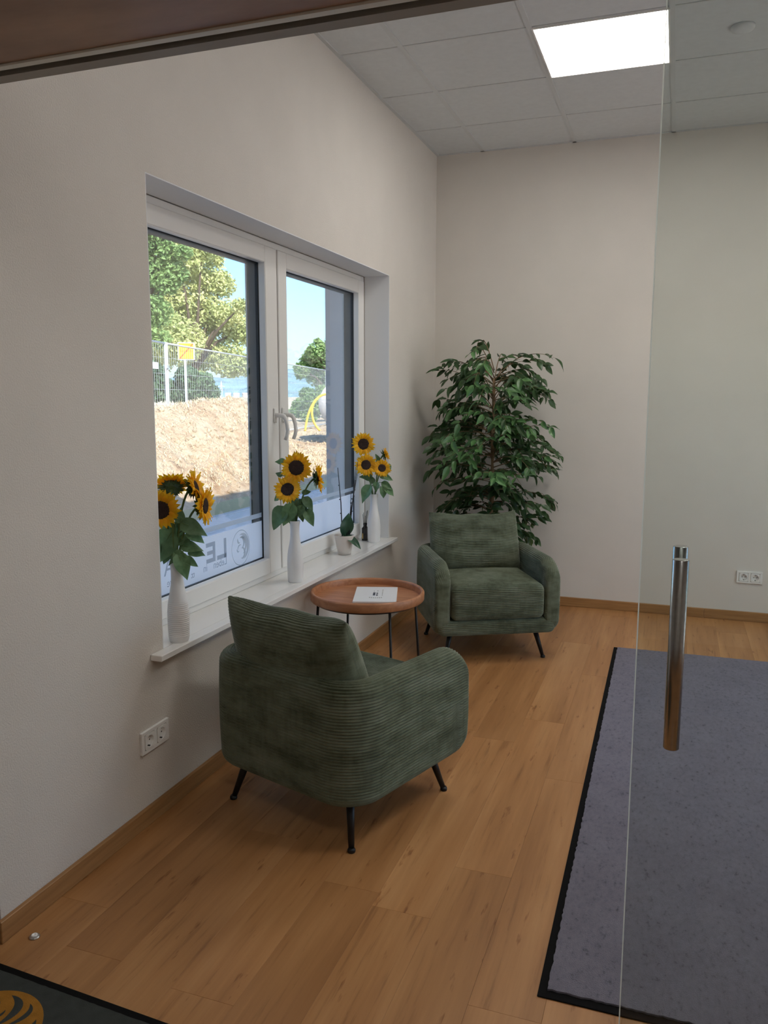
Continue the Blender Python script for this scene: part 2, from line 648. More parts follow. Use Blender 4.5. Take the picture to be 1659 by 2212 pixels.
# ================================================================== SETTING
H = 3.179
XR, YB, YF = 4.6, 0.0, -4.237
YREAR = -7.6
WX0 = -0.412
OY0, OY1, OZ0, OZ1 = -3.447, -1.01, 0.60, 2.225     # window opening

# floor slab and planks
floor = struct(MB().box((-1.5, YREAR, -0.2), (XR, YB, -0.012)).build('floor', gap_m))
PW, PL = 0.1815, 1.285
pm = MB().box((0.00015, 0.00015, -0.012), (PW - 0.00015, PL - 0.0002, 0.0), 0.0005).mesh('plank')
pm.materials.append(plank_m)
JOINT = {0: -4.02, 3: -2.95, 4: -3.68, 5: -2.46, 6: -3.467, 7: -2.75}      # seen butt joints
ncol = int(math.ceil((XR + 0.0) / PW))
offs = [0.10, 0.62, 0.95, 0.33, 0.80, 0.48, 1.12, 0.22, 0.71, 0.02]
for i in range(ncol):
    x = i * PW
    y = -offs[i % 10] * 1.0
    y0 = 0.0
    cuts = [0.0]
    yy = -offs[(i * 7) % 10] - 0.12
    if i in JOINT:
        yy = JOINT[i] + PL * 3
        while yy > -0.05:
            yy -= PL
    while yy > -6.4:
        cuts.append(yy)
        yy -= PL
    cuts.append(-6.4)
    for a, b in zip(cuts[:-1], cuts[1:]):
        ln = a - b
        xw = min(PW, XR - x)
        if ln < 0.05 or xw < 0.02:
            continue
        if abs(ln - PL) < 1e-6 and xw == PW:
            link('plank', pm, floor, (x, b, 0))
        else:
            MB().box((0.00015, 0.00015, -0.012), (xw - 0.00015, ln - 0.0002, 0), 0.0005).build('plank', plank_m, floor, (x, b, 0))
for i in range(1, 9):            # vestibule strip left of the wall end
    MB().box((0.0003, 0.0003, -0.012), (PW - 0.0004, 2.15, 0), 0.0007).build('plank', plank_m, floor, (-i * PW, -6.4, 0))

# left wall with the window opening
wl = MB().mat(wall_m)
wl.box((WX0, OY1, 0), (0, 0.3, H))
wl.box((WX0, YF, 0), (0, OY0, H))
wl.box((WX0, OY0, 0), (0, OY1, OZ0 - 0.02))
wl.box((WX0, OY0, OZ1), (0, OY1, H))
wall_left = struct(wl.build('wall_left'))
# smooth painted reveal lining + exterior render skin
rv = MB().mat(reveal_m)
t = 0.004
rv.box((-0.16, OY1 - t, OZ0), (-0.0005, OY1, OZ1))
rv.box((-0.16, OY0, OZ0), (-0.0005, OY0 + t, OZ1))
rv.box((-0.16, OY0, OZ1 - t), (-0.0005, OY1, OZ1))
rv.build('reveal_lining', None, wall_left)
ex = MB().mat(render_m)
ex.box((-0.42, OY1 - 0.02, 0.6), (-0.232, OY1 + 0.0, OZ1))
ex.box((-0.42, OY0, 0.6), (-0.232, OY0 + 0.02, OZ1))
ex.box((-0.42, -4.2, -0.15), (-0.412, OY0, 3.3))
ex.box((-0.42, OY1, -0.15), (-0.412, 0.3, 3.3))
ex.box((-0.42, OY0, OZ1), (-0.412, OY1, 3.3))
ex.box((-0.42, OY0, -0.15), (-0.412, OY1, 0.58))
ex.build('exterior_render', None, wall_left)

struct(MB().box((WX0, 0.0, 0), (XR + 0.2, 0.3, H)).build('wall_back', wallback_m))
# right wall with an unseen glazed entrance added for daylight where the mat leads, and a canopy outside
EY0, EY1, EZ1 = -3.2, -0.7, 2.25
wr = MB().mat(wallback_m)
wr.box((XR, YREAR, 0), (XR + 0.2, EY0, H)).box((XR, EY1, 0), (XR + 0.2, 0.0, H)).box((XR, EY0, EZ1), (XR + 0.2, EY1, H))
struct(wr.build('wall_right'))
ent = struct(MB().build('added_entrance', anth_m))
for (a, b) in ((EY0, -1.95), (-1.95, EY1)):
    fr2 = MB()
    for (lo, hi) in (((XR + .08, a, 0), (XR + .14, a + .06, EZ1)), ((XR + .08, b - .06, 0), (XR + .14, b, EZ1)), ((XR + .08, a + .06, 0), (XR + .14, b - .06, .08)), ((XR + .08, a + .06, EZ1 - .07), (XR + .14, b - .06, EZ1))):
        fr2.box(lo, hi)
    f2 = fr2.build('door_frame', anth_m, ent)
    MB().box((XR + .105, a + .06, .08), (XR + .112, b - .06, EZ1 - .07)).build('glass_pane', winglass_m, f2)
struct(MB().box((XR + 0.2, -7.0, 2.55), (XR + 2.5, 0.3, 2.7)).build('sun_block_canopy', render_m))  # unseen, added to keep direct sun out of the entrance
struct(MB().box((XR + 0.2, -24, -.3), (40, 20, -.02)).build('forecourt', pave_m))
struct(MB().box((-1.7, YREAR - 0.2, 0), (XR + 0.2, YREAR, H)).build('wall_rear', wall_m))
struct(MB().box((-1.7, YREAR, 0), (-1.5, YF, H)).build('wall_vestibule', wall_m))
wf = MB().mat(wall_m)
wf.box((-1.7, YF, 0), (WX0 - 0.02, -4.0, H))
wf.box((0.0005, -4.72, 2.32), (XR, -4.075, H))
struct(wf.build('wall_front'))
struct(MB().box((-1.75, YREAR - 0.25, H + 0.035), (XR + 0.25, 0.35, 4.4)).build('roof', render_m))
struct(MB().box((WX0, 0.36, -0.15), (XR + 0.2, 16.0, 4.4)).build('building_wing', render_m))  # unseen rest of the building, added so its shadow covers the pavement

# baseboards
bb = 0.065
o = MB().box((0, YF - 0.015, 0.0005), (0.015, -2.2, bb), 0.002).box((0, -2.1992, 0.0005), (0.015, 0.0, bb), 0.002)
o.box((-1.4, YF - 0.015, 0.0005), (-0.0002, YF, bb), 0.002)
struct(o.build('baseboard_left', base_m))
o = MB().box((0.0155, -0.015, 0.0005), (1.93, 0, bb), 0.002).box((1.931, -0.015, 0.0005), (XR, 0, bb), 0.002)
struct(o.build('baseboard_back', base_m))

# ceiling: slab, tiles, grid bars
ceil_o = struct(MB().box((-1.5, YREAR, H + 0.012), (XR, 0, H + 0.03)).build('ceiling', bar_m))
T = 0.625
xs = [0.0] + [0.3336 + k * T for k in range(7)] + [XR]
ys = [0.0] + [-0.5541 - k * T for k in range(6)] + [-4.075]
bw = 0.011
light_cells = {(2, 2), (4, 5), (5, 2)}
for i in range(len(xs) - 1):
    for j in range(len(ys) - 1):
        if (i, j) in light_cells:
            continue
        x0, x1, y1, y0 = xs[i] + bw, xs[i + 1] - bw, ys[j] - bw, ys[j + 1] + bw
        if x1 - x0 < 0.02 or y1 - y0 < 0.02:
            continue
        MB().box((x0 - 0.004, y0 - 0.004, H + 0.003), (x1 + 0.004, y1 + 0.004, H + 0.012)).build('ceiling_tile', tile_m, ceil_o)
for x in xs[1:-1]:
    MB().box((x - 0.0125, -4.075, H - 0.001), (x + 0.0125, 0, H + 0.010)).build('grid_bar', bar_m, ceil_o)
for y in ys[1:-1]:
    MB().box((0, y - 0.006, H + 0.0005), (XR, y + 0.006, H + 0.010)).build('grid_bar', bar_m, ceil_o)
MB().box((0, -0.02, H - 0.001), (XR, 0, H + 0.010)).build('edge_angle', bar_m, ceil_o)
MB().box((0, -4.075, H - 0.001), (0.02, -0.02, H + 0.010)).build('edge_angle', bar_m, ceil_o)

panel_m = emis('light_panel', (1.0, 0.965, 0.90), PANEL_STRENGTH)


def ceiling_light(i, j, label, group=None):
    x0, x1, y1, y0 = xs[i], xs[i + 1], ys[j], ys[j + 1]
    cx, cy = (x0 + x1) / 2, (y0 + y1) / 2
    t_ = thing('ceiling_light', label, 'ceiling light', (cx, cy, H), None, group)
    a = (x1 - x0) / 2 - 0.018
    b = (y1 - y0) / 2 - 0.012
    f = MB()
    for (lo, hi) in (((-a - .008, -b - .008, -.006), (-a, b + .008, .010)), ((a, -b - .008, -.006), (a + .008, b + .008, .010)),
                     ((-a, -b - .008, -.006), (a, -b, .010)), ((-a, b, -.006), (a, b + .008, .010))):
        f.box(lo, hi)
    f.build('panel_frame', pvc_m, t_)
    MB().box((-a, -b, -0.003), (a, b, 0.008)).build('diffuser', panel_m, t_)
    return t_


ceiling_light(2, 2, 'square glowing white light panel set flush in the tiled ceiling, in view', 'flush ceiling light panels')
ceiling_light(5, 2, 'added square ceiling light panel beyond the right edge of the photo', 'flush ceiling light panels')  # out of view, added to brighten the room
ceiling_light(4, 5, 'added square ceiling light panel out of view right of the glass door', 'flush ceiling light panels')  # unseen panel added for more light on the near left wall
sm_ = MB().lathe([(0.052, 0), (0.052, -0.008), (0.047, -0.016), (0.03, -0.022), (0.008, -0.024)], 32)
o = tag(sm_.build('smoke_detector', tile_m, None, (1.889, -1.489, H + 0.003)), 'small round white detector disc on the ceiling right of the light panel', 'detector')

vl = thing('ceiling_light', 'added square ceiling light panel in the vestibule behind the camera', 'ceiling light', (2.2, -6.2, H), None, 'flush ceiling light panels')  # unseen panel added to light the soffit and vestibule
MB().box((-.3, -.3, -.004), (.3, .3, .008)).build('diffuser', panel_m, vl)
# opening above the camera: rail and wooden soffit
o = MB().mat(dkalu_m).box((0, -4.110, 2.283), (XR, -4.0705, 2.32))
o.mat(slot_m).box((0, -4.1345, 2.300), (XR, -4.110, 2.32))
struct(o.build('trim_1'))
struct(MB().box((0, -4.160, 2.283), (XR, -4.1345, 2.32), 0.003).build('trim_2', alu_m))
struct(MB().box((-0.0, -4.74, 2.288), (XR, -4.160, 2.32)).build('trim_3', soffit_m))

# window
win = struct(MB().build('window_1', pvc_m))


def ring(mb, x0, x1, y0, y1, z0, z1, ly, ry, bz, tz, bev=0.003):
    mb.box((x0, y0, z0), (x1, y0 + ly, z1), bev)
    mb.box((x0, y1 - ry, z0), (x1, y1, z1), bev)
    mb.box((x0, y0 + ly, z0), (x1, y1 - ry, z0 + bz), bev)
    mb.box((x0, y0 + ly, z1 - tz), (x1, y1 - ry, z1), bev)
    return mb


fr = ring(MB(), -0.232, -0.166, OY0 + .002, OY1 - .004, OZ0 + .0005, OZ1 - .004, .06, .05, .048, .05)
fr.build('window_frame', pvc_m, win)
YM = -2.205
SASH = [(-3.405, YM - 0.007, 0.075, 0.119), (YM + 0.007, -1.045, 0.092, 0.088)]
Z0s, Z1s = 0.632, 2.190
for k, (y0, y1, lw, rw) in enumerate(SASH):
    s_ = ring(MB(), -0.190, -0.152, y0, y1, Z0s, Z1s, lw, rw, 0.075, 0.078, 0.004).build('sash', pvc_m, win)
    gy0, gy1, gz0, gz1 = y0 + lw, y1 - rw, Z0s + 0.075, Z1s - 0.078
    d_ = ring(MB(), -0.252, -0.1905, gy0 - .02, gy1 + .02, gz0 - .02, gz1 + .02, .024, .021, .022, .024, 0.002)
    d_.build('outer_sash', anth_m, s_)
    MB().box((-0.1985, gy0 - .0, gz0), (-0.1935, gy1, gz1)).build('glass_pane', winglass_m, s_)
    fz = 0.893
    e_ = 0.006
    MB().box((-0.1930, gy0 + e_, gz0 + e_), (-0.1926, gy1 - e_, fz)).build('frosted_film', film_m, s_)
    MB().box((-0.1930, gy0 + e_, fz + 0.018), (-0.1926, gy1 - e_, fz + 0.040)).build('film_stripe', film2_m, s_)
    # handle: rosette, neck, curved lever
    hy = (-2.262, -2.172)[k]
    hz = 1.402
    h_ = MB()
    h_.box((-0.152, hy - 0.014, hz - 0.036), (-0.143, hy + 0.014, hz + 0.036), 0.004)
    pts = [(-0.146, hy, hz), (-0.118, hy, hz), (-0.102, hy + .002, hz - 0.004), (-0.094, hy + .004, hz - 0.016),
           (-0.087, hy + .006, hz - 0.045), (-0.084, hy + .006, hz - 0.075), (-0.088, hy + .004, hz - 0.098), (-0.096, hy + .002, hz - 0.118)]
    h_.tube(pts, [.011, .011, .011, .0105, .0095, .009, .009, .0085], 12)
    h_.build('handle', pvc_m, s_)
    if k == 0:
        lt = MB()
        ly = lambda y, z, v: [(-0.1920, y - q[0], z + q[1]) for q in v]   # reads from outside, mirrored from the room
        for bars in ([(0, 0, .080, .019), (0, 0, .021, .088)], [(0, 0, .021, .088), (.021, 0, .074, .018), (.021, .035, .066, .052), (.021, .070, .074, .088)]):
            yb_ = -2.674 if len(bars) == 2 else -2.768
            for (a0, b0, a1, b1) in bars:
                lt.add([(-0.1920, yb_ - q[0], .776 + q[1]) for q in ((a0, b0), (a1, b0), (a1, b1), (a0, b1))], [(0, 1, 2, 3)])
        for ch, y, z, s1 in (('A', -3.085, 0.785, 0.100), ('Leben', -2.672, 0.744, 0.047), ('in', -2.835, 0.744, 0.047), ('tt', -2.935, 0.738, 0.040), ('ge', -3.093, 0.738, 0.047)):
            v, f = text_mesh(ch, s1, 'glyph')
            lt.add(ly(y, z, v), f)
        lt.build('film_lettering', filmtext_m, s_)
        em = MB()
        ec = (-2.545, 0.796)
        er = 0.084

        def arcband(r0, r1, a0, a1, cx=0, cy=0, n=20, sx=1.0, taper=True):
            v, f = [], []
            for q in range(n + 1):
                a = R(a0 + (a1 - a0) * q / n)
                w_ = math.sin(math.pi * q / n) if taper else 1.0
                rm, hw = (r0 + r1) / 2, (r1 - r0) / 2 * w_
                for r_ in (rm - hw, rm + hw):
                    v.append((-0.1920, ec[0] + cx + r_ * math.cos(a) * sx, ec[1] + cy + r_ * math.sin(a)))
            for q in range(n):
                f.append((2 * q, 2 * q + 1, 2 * q + 3, 2 * q + 2))
            em.add(v, f)
        arcband(er - .004, er, 0, 360, n=48, taper=False)
        arcband(.050, .074, -70, 105, 0.004, 0.0)
        arcband(.033, .050, -75, 110, 0.006, 0.008)
        arcband(.018, .034, -90, 120, 0.004, 0.022)
        arcband(.016, .032, -120, 100, 0.012, -0.028)
        arcband(.020, .028, 60, 200, -0.006, -0.010)
        arcband(.010, .022, 150, 290, -0.012, 0.040)
        arcband(.012, .020, 180, 300, -0.022, 0.0)
        em.build('film_emblem', filmtext2_m, s_)
MB().box((-0.185, YM - 0.0068, Z0s + .002), (-0.162, YM + 0.0068, Z1s - .002)).build('sash_seam', seam_m, win)
for y0_, y1_ in ((-3.42, -3.36), (-2.316, -2.12), (-1.119, -1.032)):
    MB().box((-0.267, y0_, 0.89), (-0.254, y1_, OZ1 - .004)).build('guide_rail', rail_m, win)
MB().box((-0.455, OY0 + .022, 0.585), (-0.253, OY1 - .022, 0.615)).build('outer_sill', rail_m, win)
MB().box((-0.205, OY0 + 0.0005, 0.578), (0.0, OY1 - 0.0005, 0.600)).box((0.0, -3.522, 0.578), (0.046, -0.965, 0.600), 0.002).build('window_sill', sill_m, win)

# sliding glass door
door = struct(MB().build('door_1', doorglass_m))
MB().box((1.6345, -4.130, 0.012), (3.0, -4.120, 2.300)).build('glass_panel', doorglass_m, door)
MB().box((1.632, -4.1302, 0.012), (1.6344, -4.1198, 2.300)).build('polished_edge', dooredge_m, door)
for (yc, nm) in ((-4.200, 'handle_bar'), (-4.052, 'handle_bar')):
    b_ = MB().lathe([(0.0135, 0.808), (0.015, 0.8095), (0.015, 1.1855), (0.0135, 1.187)], 40, 1.7085, yc)
    b_ = b_.build(nm, steel_m, door)
    sgn = 1 if yc < -4.125 else -1
    for z in (0.90, 1.10):
        MB().tube([(1.7085, yc + sgn * 0.012, z), (1.7085, -4.125 - sgn * 0.0052, z)], 0.007, 14).build('standoff', steel_m, b_)

# ================================================================== FURNITURE
PITCH, AMP = 0.0104, 0.0052


def wale(arc):
    return AMP * (np.abs(np.sin(np.pi * arc / PITCH)) ** 0.9 - 0.6)


def rr_loop(hw, z0, z1, rt, rb, n):
    """rounded rectangle loop (u,z), with normals and arc length, starts mid outer wall going up"""
    pts = []
    segs = []
    zmid = 0.37
    def arc(cu, cz, r, a0, a1):
        return ('a', cu, cz, r, a0, a1, abs(a1 - a0) * r)
    rt0 = min(rt, hw * 0.999, (z1 - z0) / 2 * .98)
    rb0 = min(rb, hw * 0.999, (z1 - z0) / 2 * .98)
    zm = min(max(zmid, z0 + rb0), z1 - rt0)
    S = [('l', hw, zm, hw, z1 - rt0), arc(hw - rt0, z1 - rt0, rt0, 0, math.pi / 2),
         ('l', hw - rt0, z1, -hw + rt0, z1), arc(-hw + rt0, z1 - rt0, rt0, math.pi / 2, math.pi),
         ('l', -hw, z1 - rt0, -hw, z0 + rb0), arc(-hw + rb0, z0 + rb0, rb0, math.pi, 1.5 * math.pi),
         ('l', -hw + rb0, z0, hw - rb0, z0), arc(hw - rb0, z0 + rb0, rb0, 1.5 * math.pi, 2 * math.pi),
         ('l', hw, z0 + rb0, hw, zm)]
    L = [math.hypot(q[3] - q[1], q[4] - q[2]) if q[0] == 'l' else q[6] for q in S]
    tot = sum(L)
    return S, L, tot


def rr_eval(S, L, s):
    u = np.zeros_like(s); z = np.zeros_like(s); nu = np.zeros_like(s); nz = np.zeros_like(s)
    acc = 0.0
    for q, l in zip(S, L):
        m_ = (s >= acc - 1e-12) & (s <= acc + l + 1e-9)
        if l > 1e-12:
            t_ = (s[m_] - acc) / l
        else:
            t_ = s[m_] * 0
        if q[0] == 'l':
            u[m_] = q[1] + (q[3] - q[1]) * t_
            z[m_] = q[2] + (q[4] - q[2]) * t_
            dx, dz = (q[3] - q[1]), (q[4] - q[2])
            d = math.hypot(dx, dz) or 1.0
            nu[m_] = dz / d
            nz[m_] = -dx / d
        else:
            a = q[4] + (q[5] - q[4]) * t_
            u[m_] = q[1] + q[3] * np.cos(a)
            z[m_] = q[2] + q[3] * np.sin(a)
            nu[m_] = np.cos(a)
            nz[m_] = np.sin(a)
        acc += l
    return u, z, nu, nz


def shell_mesh():
    W_, D_, TH = 0.357, 0.337, 0.082
    hw = TH / 2
    wc, yb, yf = W_ - hw, -D_ + hw, D_
    rc = 0.10
    Ls = yf - (yb + rc)
    La = rc * math.pi / 2
    Lb = 2 * (wc - rc)
    tot = 2 * Ls + 2 * La + Lb
    e = [0, .0015, .004, .008, .014, .021]
    s = e + list(np.arange(0.028, 0.15, 0.006)) + list(np.arange(0.15, Ls, 0.02))
    s += list(np.linspace(Ls, Ls + La, 14)) + list(np.linspace(Ls + La, tot / 2, 14))[1:]
    s = sorted(set(round(q, 6) for q in s))
    s = s + [tot - q for q in reversed(s[:-1])]
    zb, zt = 0.163, 0.583
    RT, RB = 0.135, 0.075
    N = 760
    P = np.zeros((len(s), N, 3))
    for i, si in enumerate(s):
        q = si if si <= tot / 2 else tot - si
        sgn = 1 if si <= tot / 2 else -1
        if q < Ls:
            x, y, nx, ny = wc, yf - q, 1, 0
        elif q < Ls + La:
            a = -(q - Ls) / rc
            x, y = wc - rc + rc * math.cos(a), yb + rc + rc * math.sin(a)
            nx, ny = math.cos(a), math.sin(a)
        else:
            x, y, nx, ny = wc - rc - (q - Ls - La), yb, 0, -1
        x *= sgn
        nx *= sgn
        dt = RT * (1 - math.sqrt(max(0, 1 - (1 - min(q / RT, 1)) ** 2)))
        db = RB * (1 - math.sqrt(max(0, 1 - (1 - min(q / RB, 1)) ** 2)))
        k = min(q / 0.021, 1)
        h = hw * (0.55 + 0.45 * math.sqrt(max(0, 1 - (1 - k) ** 2)))
        S, L, tt = rr_loop(h, zb + db, zt - dt, 0.038, 0.040, N)
        sl = np.linspace(0, tt, N, endpoint=False)
        u, z, nu, nz = rr_eval(S, L, sl)
        zref = 0.37
        first = L[0]
        zm = S[0][2]
        arc = sl + (zm - zref)
        d = wale(arc) * min(1.0, 0.25 + k)
        u = u + nu * d
        z = z + nz * d
        bulge = 0.006 * np.sin(np.pi * np.clip((z - zb) / (zt - zb), 0, 1)) * (nu > 0.3)
        u = u + bulge
        P[i, :, 0] = x + nx * u
        P[i, :, 1] = y + ny * u
        P[i, :, 2] = z
    return grid_mesh('shell', P, cord_m, closed_v=True, caps=True)


def lofted(name, X, yz_loop, inset, N):
    """loop lofted along x. yz_loop(u)-> (y,z,ny,nz,arc)"""
    P = np.zeros((len(X), N, 3))
    for i, x in enumerate(X):
        y, z, ny, nz, arc = yz_loop(x)
        P[i, :, 0] = x
        P[i, :, 1] = y
        P[i, :, 2] = z
    return grid_mesh(name, P, cord_m, closed_v=True, caps=True)


def xsamples(hx, fine=0.05):
    a = hx * np.array([1, .9985, .995, .99, .98, .965, .945, .92, .885, .84, .78, .7, .6, .48, .36, .24, .12])
    return np.concatenate([-a, [0], a[::-1]])


def box_cushion(name, hx, y0, y1, z0, z1, r, edge, puff):
    N = int(2 * ((y1 - y0) + (z1 - z0)) / PITCH * 8)
    yc, zc, hy, hz = (y0 + y1) / 2, (z0 + z1) / 2, (y1 - y0) / 2, (z1 - z0) / 2

    def loop(x):
        q = hx - abs(x)
        ins = edge * (1 - math.sqrt(max(0, 1 - (1 - min(q / edge, 1)) ** 2)))
        S, L, tt = rr_loop(hy - ins, zc - hz + ins, zc + hz - ins, max(r - ins, .004), max(r - ins, .004), N)
        sl = np.linspace(0, tt, N, endpoint=False)
        u, z, nu, nz = rr_eval(S, L, sl)
        # phase from the front face, scaled so that grooves stay parallel
        d = wale(sl / tt * round(2 * (2 * hy + 2 * hz) / PITCH) * PITCH) * min(1, 0.2 + q / edge)
        crown = puff * (1 - (x / hx) ** 2) * np.clip(1 - ((u) / hy) ** 2, 0, 1)
        z2 = z + nz * d + crown * (nz > 0.2)
        return yc + u + nu * d, z2, nu, nz, sl
    return lofted(name, xsamples(hx), loop, edge, N)


def pillow_mesh():
    hx, hz, hy = 0.277, 0.188, 0.105
    N = int(2 * (2 * hz + 2 * hy * .8) / PITCH * 8)

    def loop(x):
        k = abs(x) / hx
        th = max(1 - k ** 3.2, 0.0) ** 0.5
        a = hy * (0.10 + 0.90 * th)
        ear = 0.018 * k ** 5 - 0.012 * (1 - k ** 2) + 0.004 * math.sin(9 * x + 1)
        t_ = np.linspace(0, 2 * np.pi, N * 4, endpoint=False)
        n_ = 2.6
        u = a * np.sign(np.cos(t_)) * np.abs(np.cos(t_)) ** (2 / n_)
        z = hz * np.sign(np.sin(t_)) * np.abs(np.sin(t_)) ** (2 / 3.0)
        z = np.where(z > 0, z * (1 + ear / hz), z)
        # belly lower down
        u = u * (1 - 0.22 * (z / hz)) 
        ds = np.hypot(np.diff(u, append=u[:1]), np.diff(z, append=z[:1]))
        cs = np.concatenate([[0], np.cumsum(ds)])
        tt = cs[-1]
        sl = np.linspace(0, tt, N, endpoint=False)
        uu = np.interp(sl, cs, np.append(u, u[0]))
        zz = np.interp(sl, cs, np.append(z, z[0]))
        du = np.roll(uu, -1) - np.roll(uu, 1)
        dz = np.roll(zz, -1) - np.roll(zz, 1)
        d_ = np.hypot(du, dz) + 1e-9
        nu, nz = dz / d_, -du / d_
        # grooves horizontal: phase from height on front/back, arc over the edges
        ph = zz + np.where(np.abs(nz) > 0.6, uu * 0.8, 0)
        st_ = sl[np.argmax(zz)]
        arc_ = np.minimum(np.abs(sl - st_), tt - np.abs(sl - st_))
        d = wale(arc_) * min(1, 0.3 + th)
        wr = 0.004 * np.sin(30 * x + zz * 11) * np.clip(zz / hz, 0, 1) ** 3
        uu = uu + nu * (d + wr)
        zz = zz + nz * (d + wr)
        return uu, zz, nu, nz, sl
    return lofted('back_cushion', xsamples(hx), loop, .05, N)


sh_me = shell_mesh()
base_me = box_cushion('seat_base', 0.343, -0.27, 0.3395, 0.1635, 0.248, 0.03, 0.040, 0.0)
seat_me = box_cushion('seat_cushion', 0.268, -0.245, 0.350, 0.252, 0.448, 0.042, 0.032, 0.018)
pil_me = pillow_mesh()


def armchair(loc, rot, label):
    t_ = thing('armchair', label, 'armchair', loc, (0, 0, rot), None)
    link('shell', sh_me, t_)
    link('seat_base', base_me, t_)
    link('seat_cushion', seat_me, t_)
    link('back_cushion', pil_me, t_, (0, -0.214, 0.592), (R(19.5), 0, 0))
    for sx in (-1, 1):
        for sy in (-1, 1):
            a = Vector((sx * 0.245, sy * 0.225, 0.180))
            b = Vector((sx * 0.290, sy * 0.272, 0.004))
            g = MB().tube([a, b], [0.0165, 0.0095], 16).build('leg', black_m, t_)
            MB().lathe([(0.0125, 0.0003), (0.0135, 0.004), (0.0135, 0.010), (0.010, 0.016)], 16, b.x, b.y).build('foot_cap', black_m, g)
    return t_


armchair((0.556, -3.151, 0), R(-18.5), 'green corduroy armchair seen from behind, nearest the camera by the window sill')
armchair((0.644, -1.140, 0), R(208), 'green corduroy armchair facing the room in front of the leafy plant')

# side table
tb = thing('side_table', 'round wooden tray table on thin black legs between the two armchairs', 'side table', (0.305, -2.195, 0))
RT_, ZT_ = 0.279, 0.556
prof = [(0.20, ZT_ - .046), (RT_ - .006, ZT_ - .046), (RT_ - .001, ZT_ - .040), (RT_, ZT_ - .008), (RT_ - .004, ZT_ - .001), (RT_ - .009, ZT_), (RT_ - .014, ZT_ - .002),
        (RT_ - .017, ZT_ - .010), (RT_ - .018, ZT_ - .035)]
MB().lathe(prof, 96, capb=True, capt=False).build('tray_rim', tray_m, tb)
MB().lathe([(RT_ - .022, ZT_ - .045), (RT_ - .0175, ZT_ - .034)], 96, capb=True, capt=True, smooth=False).build('tray_board', tray_m, tb)
rg = []
for i in range(65):
    a = 2 * math.pi * i / 64
    rg.append((0.252 * math.cos(a), 0.252 * math.sin(a), ZT_ - .052))
MB().tube(rg, 0.0055, 8, cap=False).build('support_ring', black_m, tb)
for a in (40, 134, 221, 315):
    c_, s_ = math.cos(R(a)), math.sin(R(a))
    g = MB().tube([(0.252 * c_, 0.252 * s_, ZT_ - .050), (0.285 * c_, 0.285 * s_, 0.002)], [.0065, .0060], 12).build('leg', black_m, tb)
    MB().lathe([(0.008, 0.0003), (0.009, 0.006), (0.006, 0.010)], 12, 0.285 * c_, 0.285 * s_).build('foot_cap', black_m, g)

bk = thing('booklet', 'white booklet with a small dark printed mark lying on the tray table', 'booklet', (0.338, -2.165, ZT_ - .0338), (0, 0, R(17.5)))
MB().box((-0.104, -0.150, 0), (0.104, 0.150, 0.009), 0.001).build('pages', paper_m, bk)
mk = MB()
z_ = 0.0092
for (x0, y0, x1, y1) in ((-.020, -.030, -.009, .030), (-.004, -.036, .004, -.010), (-.004, .002, .004, .024)):
    mk.box((x0 + .006, y0, z_ - .0001), (x1 + .006, y1, z_ + .0002))
mk.build('print', ink_m, bk)
mk = MB()
for i in range(7):
    mk.box((-.030 + i * .0095, -.078 - .006 * math.sin(i * .52), z_ - .0001), (-.0245 + i * .0095, -.066 - .006 * math.sin(i * .52), z_ + .0002))
for i in range(6):
    mk.box((.030, -.03 + i * .022, z_ - .0001), (.034, -.018 + i * .022, z_ + .0002))
mk.box((-.012, .050, z_ - .0001), (-.009, .066, z_ + .0002)).box((.004, .056, z_ - .0001), (.010, .068, z_ + .0002))
mk.build('print', greyink_m, bk)['kind'] = 'stuff'

# ================================================================== VASES, FLOWERS
CR = Vector((0.9416, 0.3368, 0))         # right, up and towards-the-room axes used to arrange the bouquets
CU = Vector((0, 0, 1))
CF = Vector((0.3368, -0.9416, 0))


def vase(loc, label, ribs):
    prof = []
    n = 60
    keys = [(0, .034), (.004, .0375), (.06, .0395), (.11, .0395), (.15, .0355), (.185, .0285), (.215, .0235), (.245, .0215), (.275, .0225), (.296, .0255), (.300, .0255)]
    kz = [k[0] for k in keys]
    kr = [k[1] for k in keys]
    for i in range(n + 1):
        z = .300 * i / n
        # smooth interpolation
        r = float(np.interp(z, kz, kr))
        prof.append((r, z))
    rr = np.array([p[0] for p in prof])
    rs = rr.copy()
    for _ in range(6):
        rs[1:-1] = (rs[:-2] + 2 * rs[1:-1] + rs[2:]) / 4
    prof = [(float(r), p[1]) for r, p in zip(rs, prof)]
    if ribs:
        fine = []
        for i in range(241):
            z = .300 * i / 240
            r = float(np.interp(z, [p[1] for p in prof], [p[0] for p in prof]))
            if .02 < z < .15:
                r += .0005 * math.sin(2 * math.pi * z / .0072)
            fine.append((r, z))
        prof = fine
    prof += [(.0225, .300), (.0205, .295), (.018, .25), (.020, .20)]
    t_ = MB().lathe(prof, 48, capb=True, capt=True).build('vase', vase_m, None, loc)
    return tag(t_, label, 'vase', 'white bottle vases on the window sill')


V1, V2, V3 = (0.0, -3.345, 0.6), (-0.02, -2.325, 0.6), (-0.04, -1.175, 0.6)
vase(V1, 'white bottle vase with fine ribs at the near end of the window sill', True)
vase(V2, 'white bottle vase in the middle of the window sill beside the mullion', False)
vase(V3, 'white bottle vase at the far end of the sill beside the black diffuser', False)


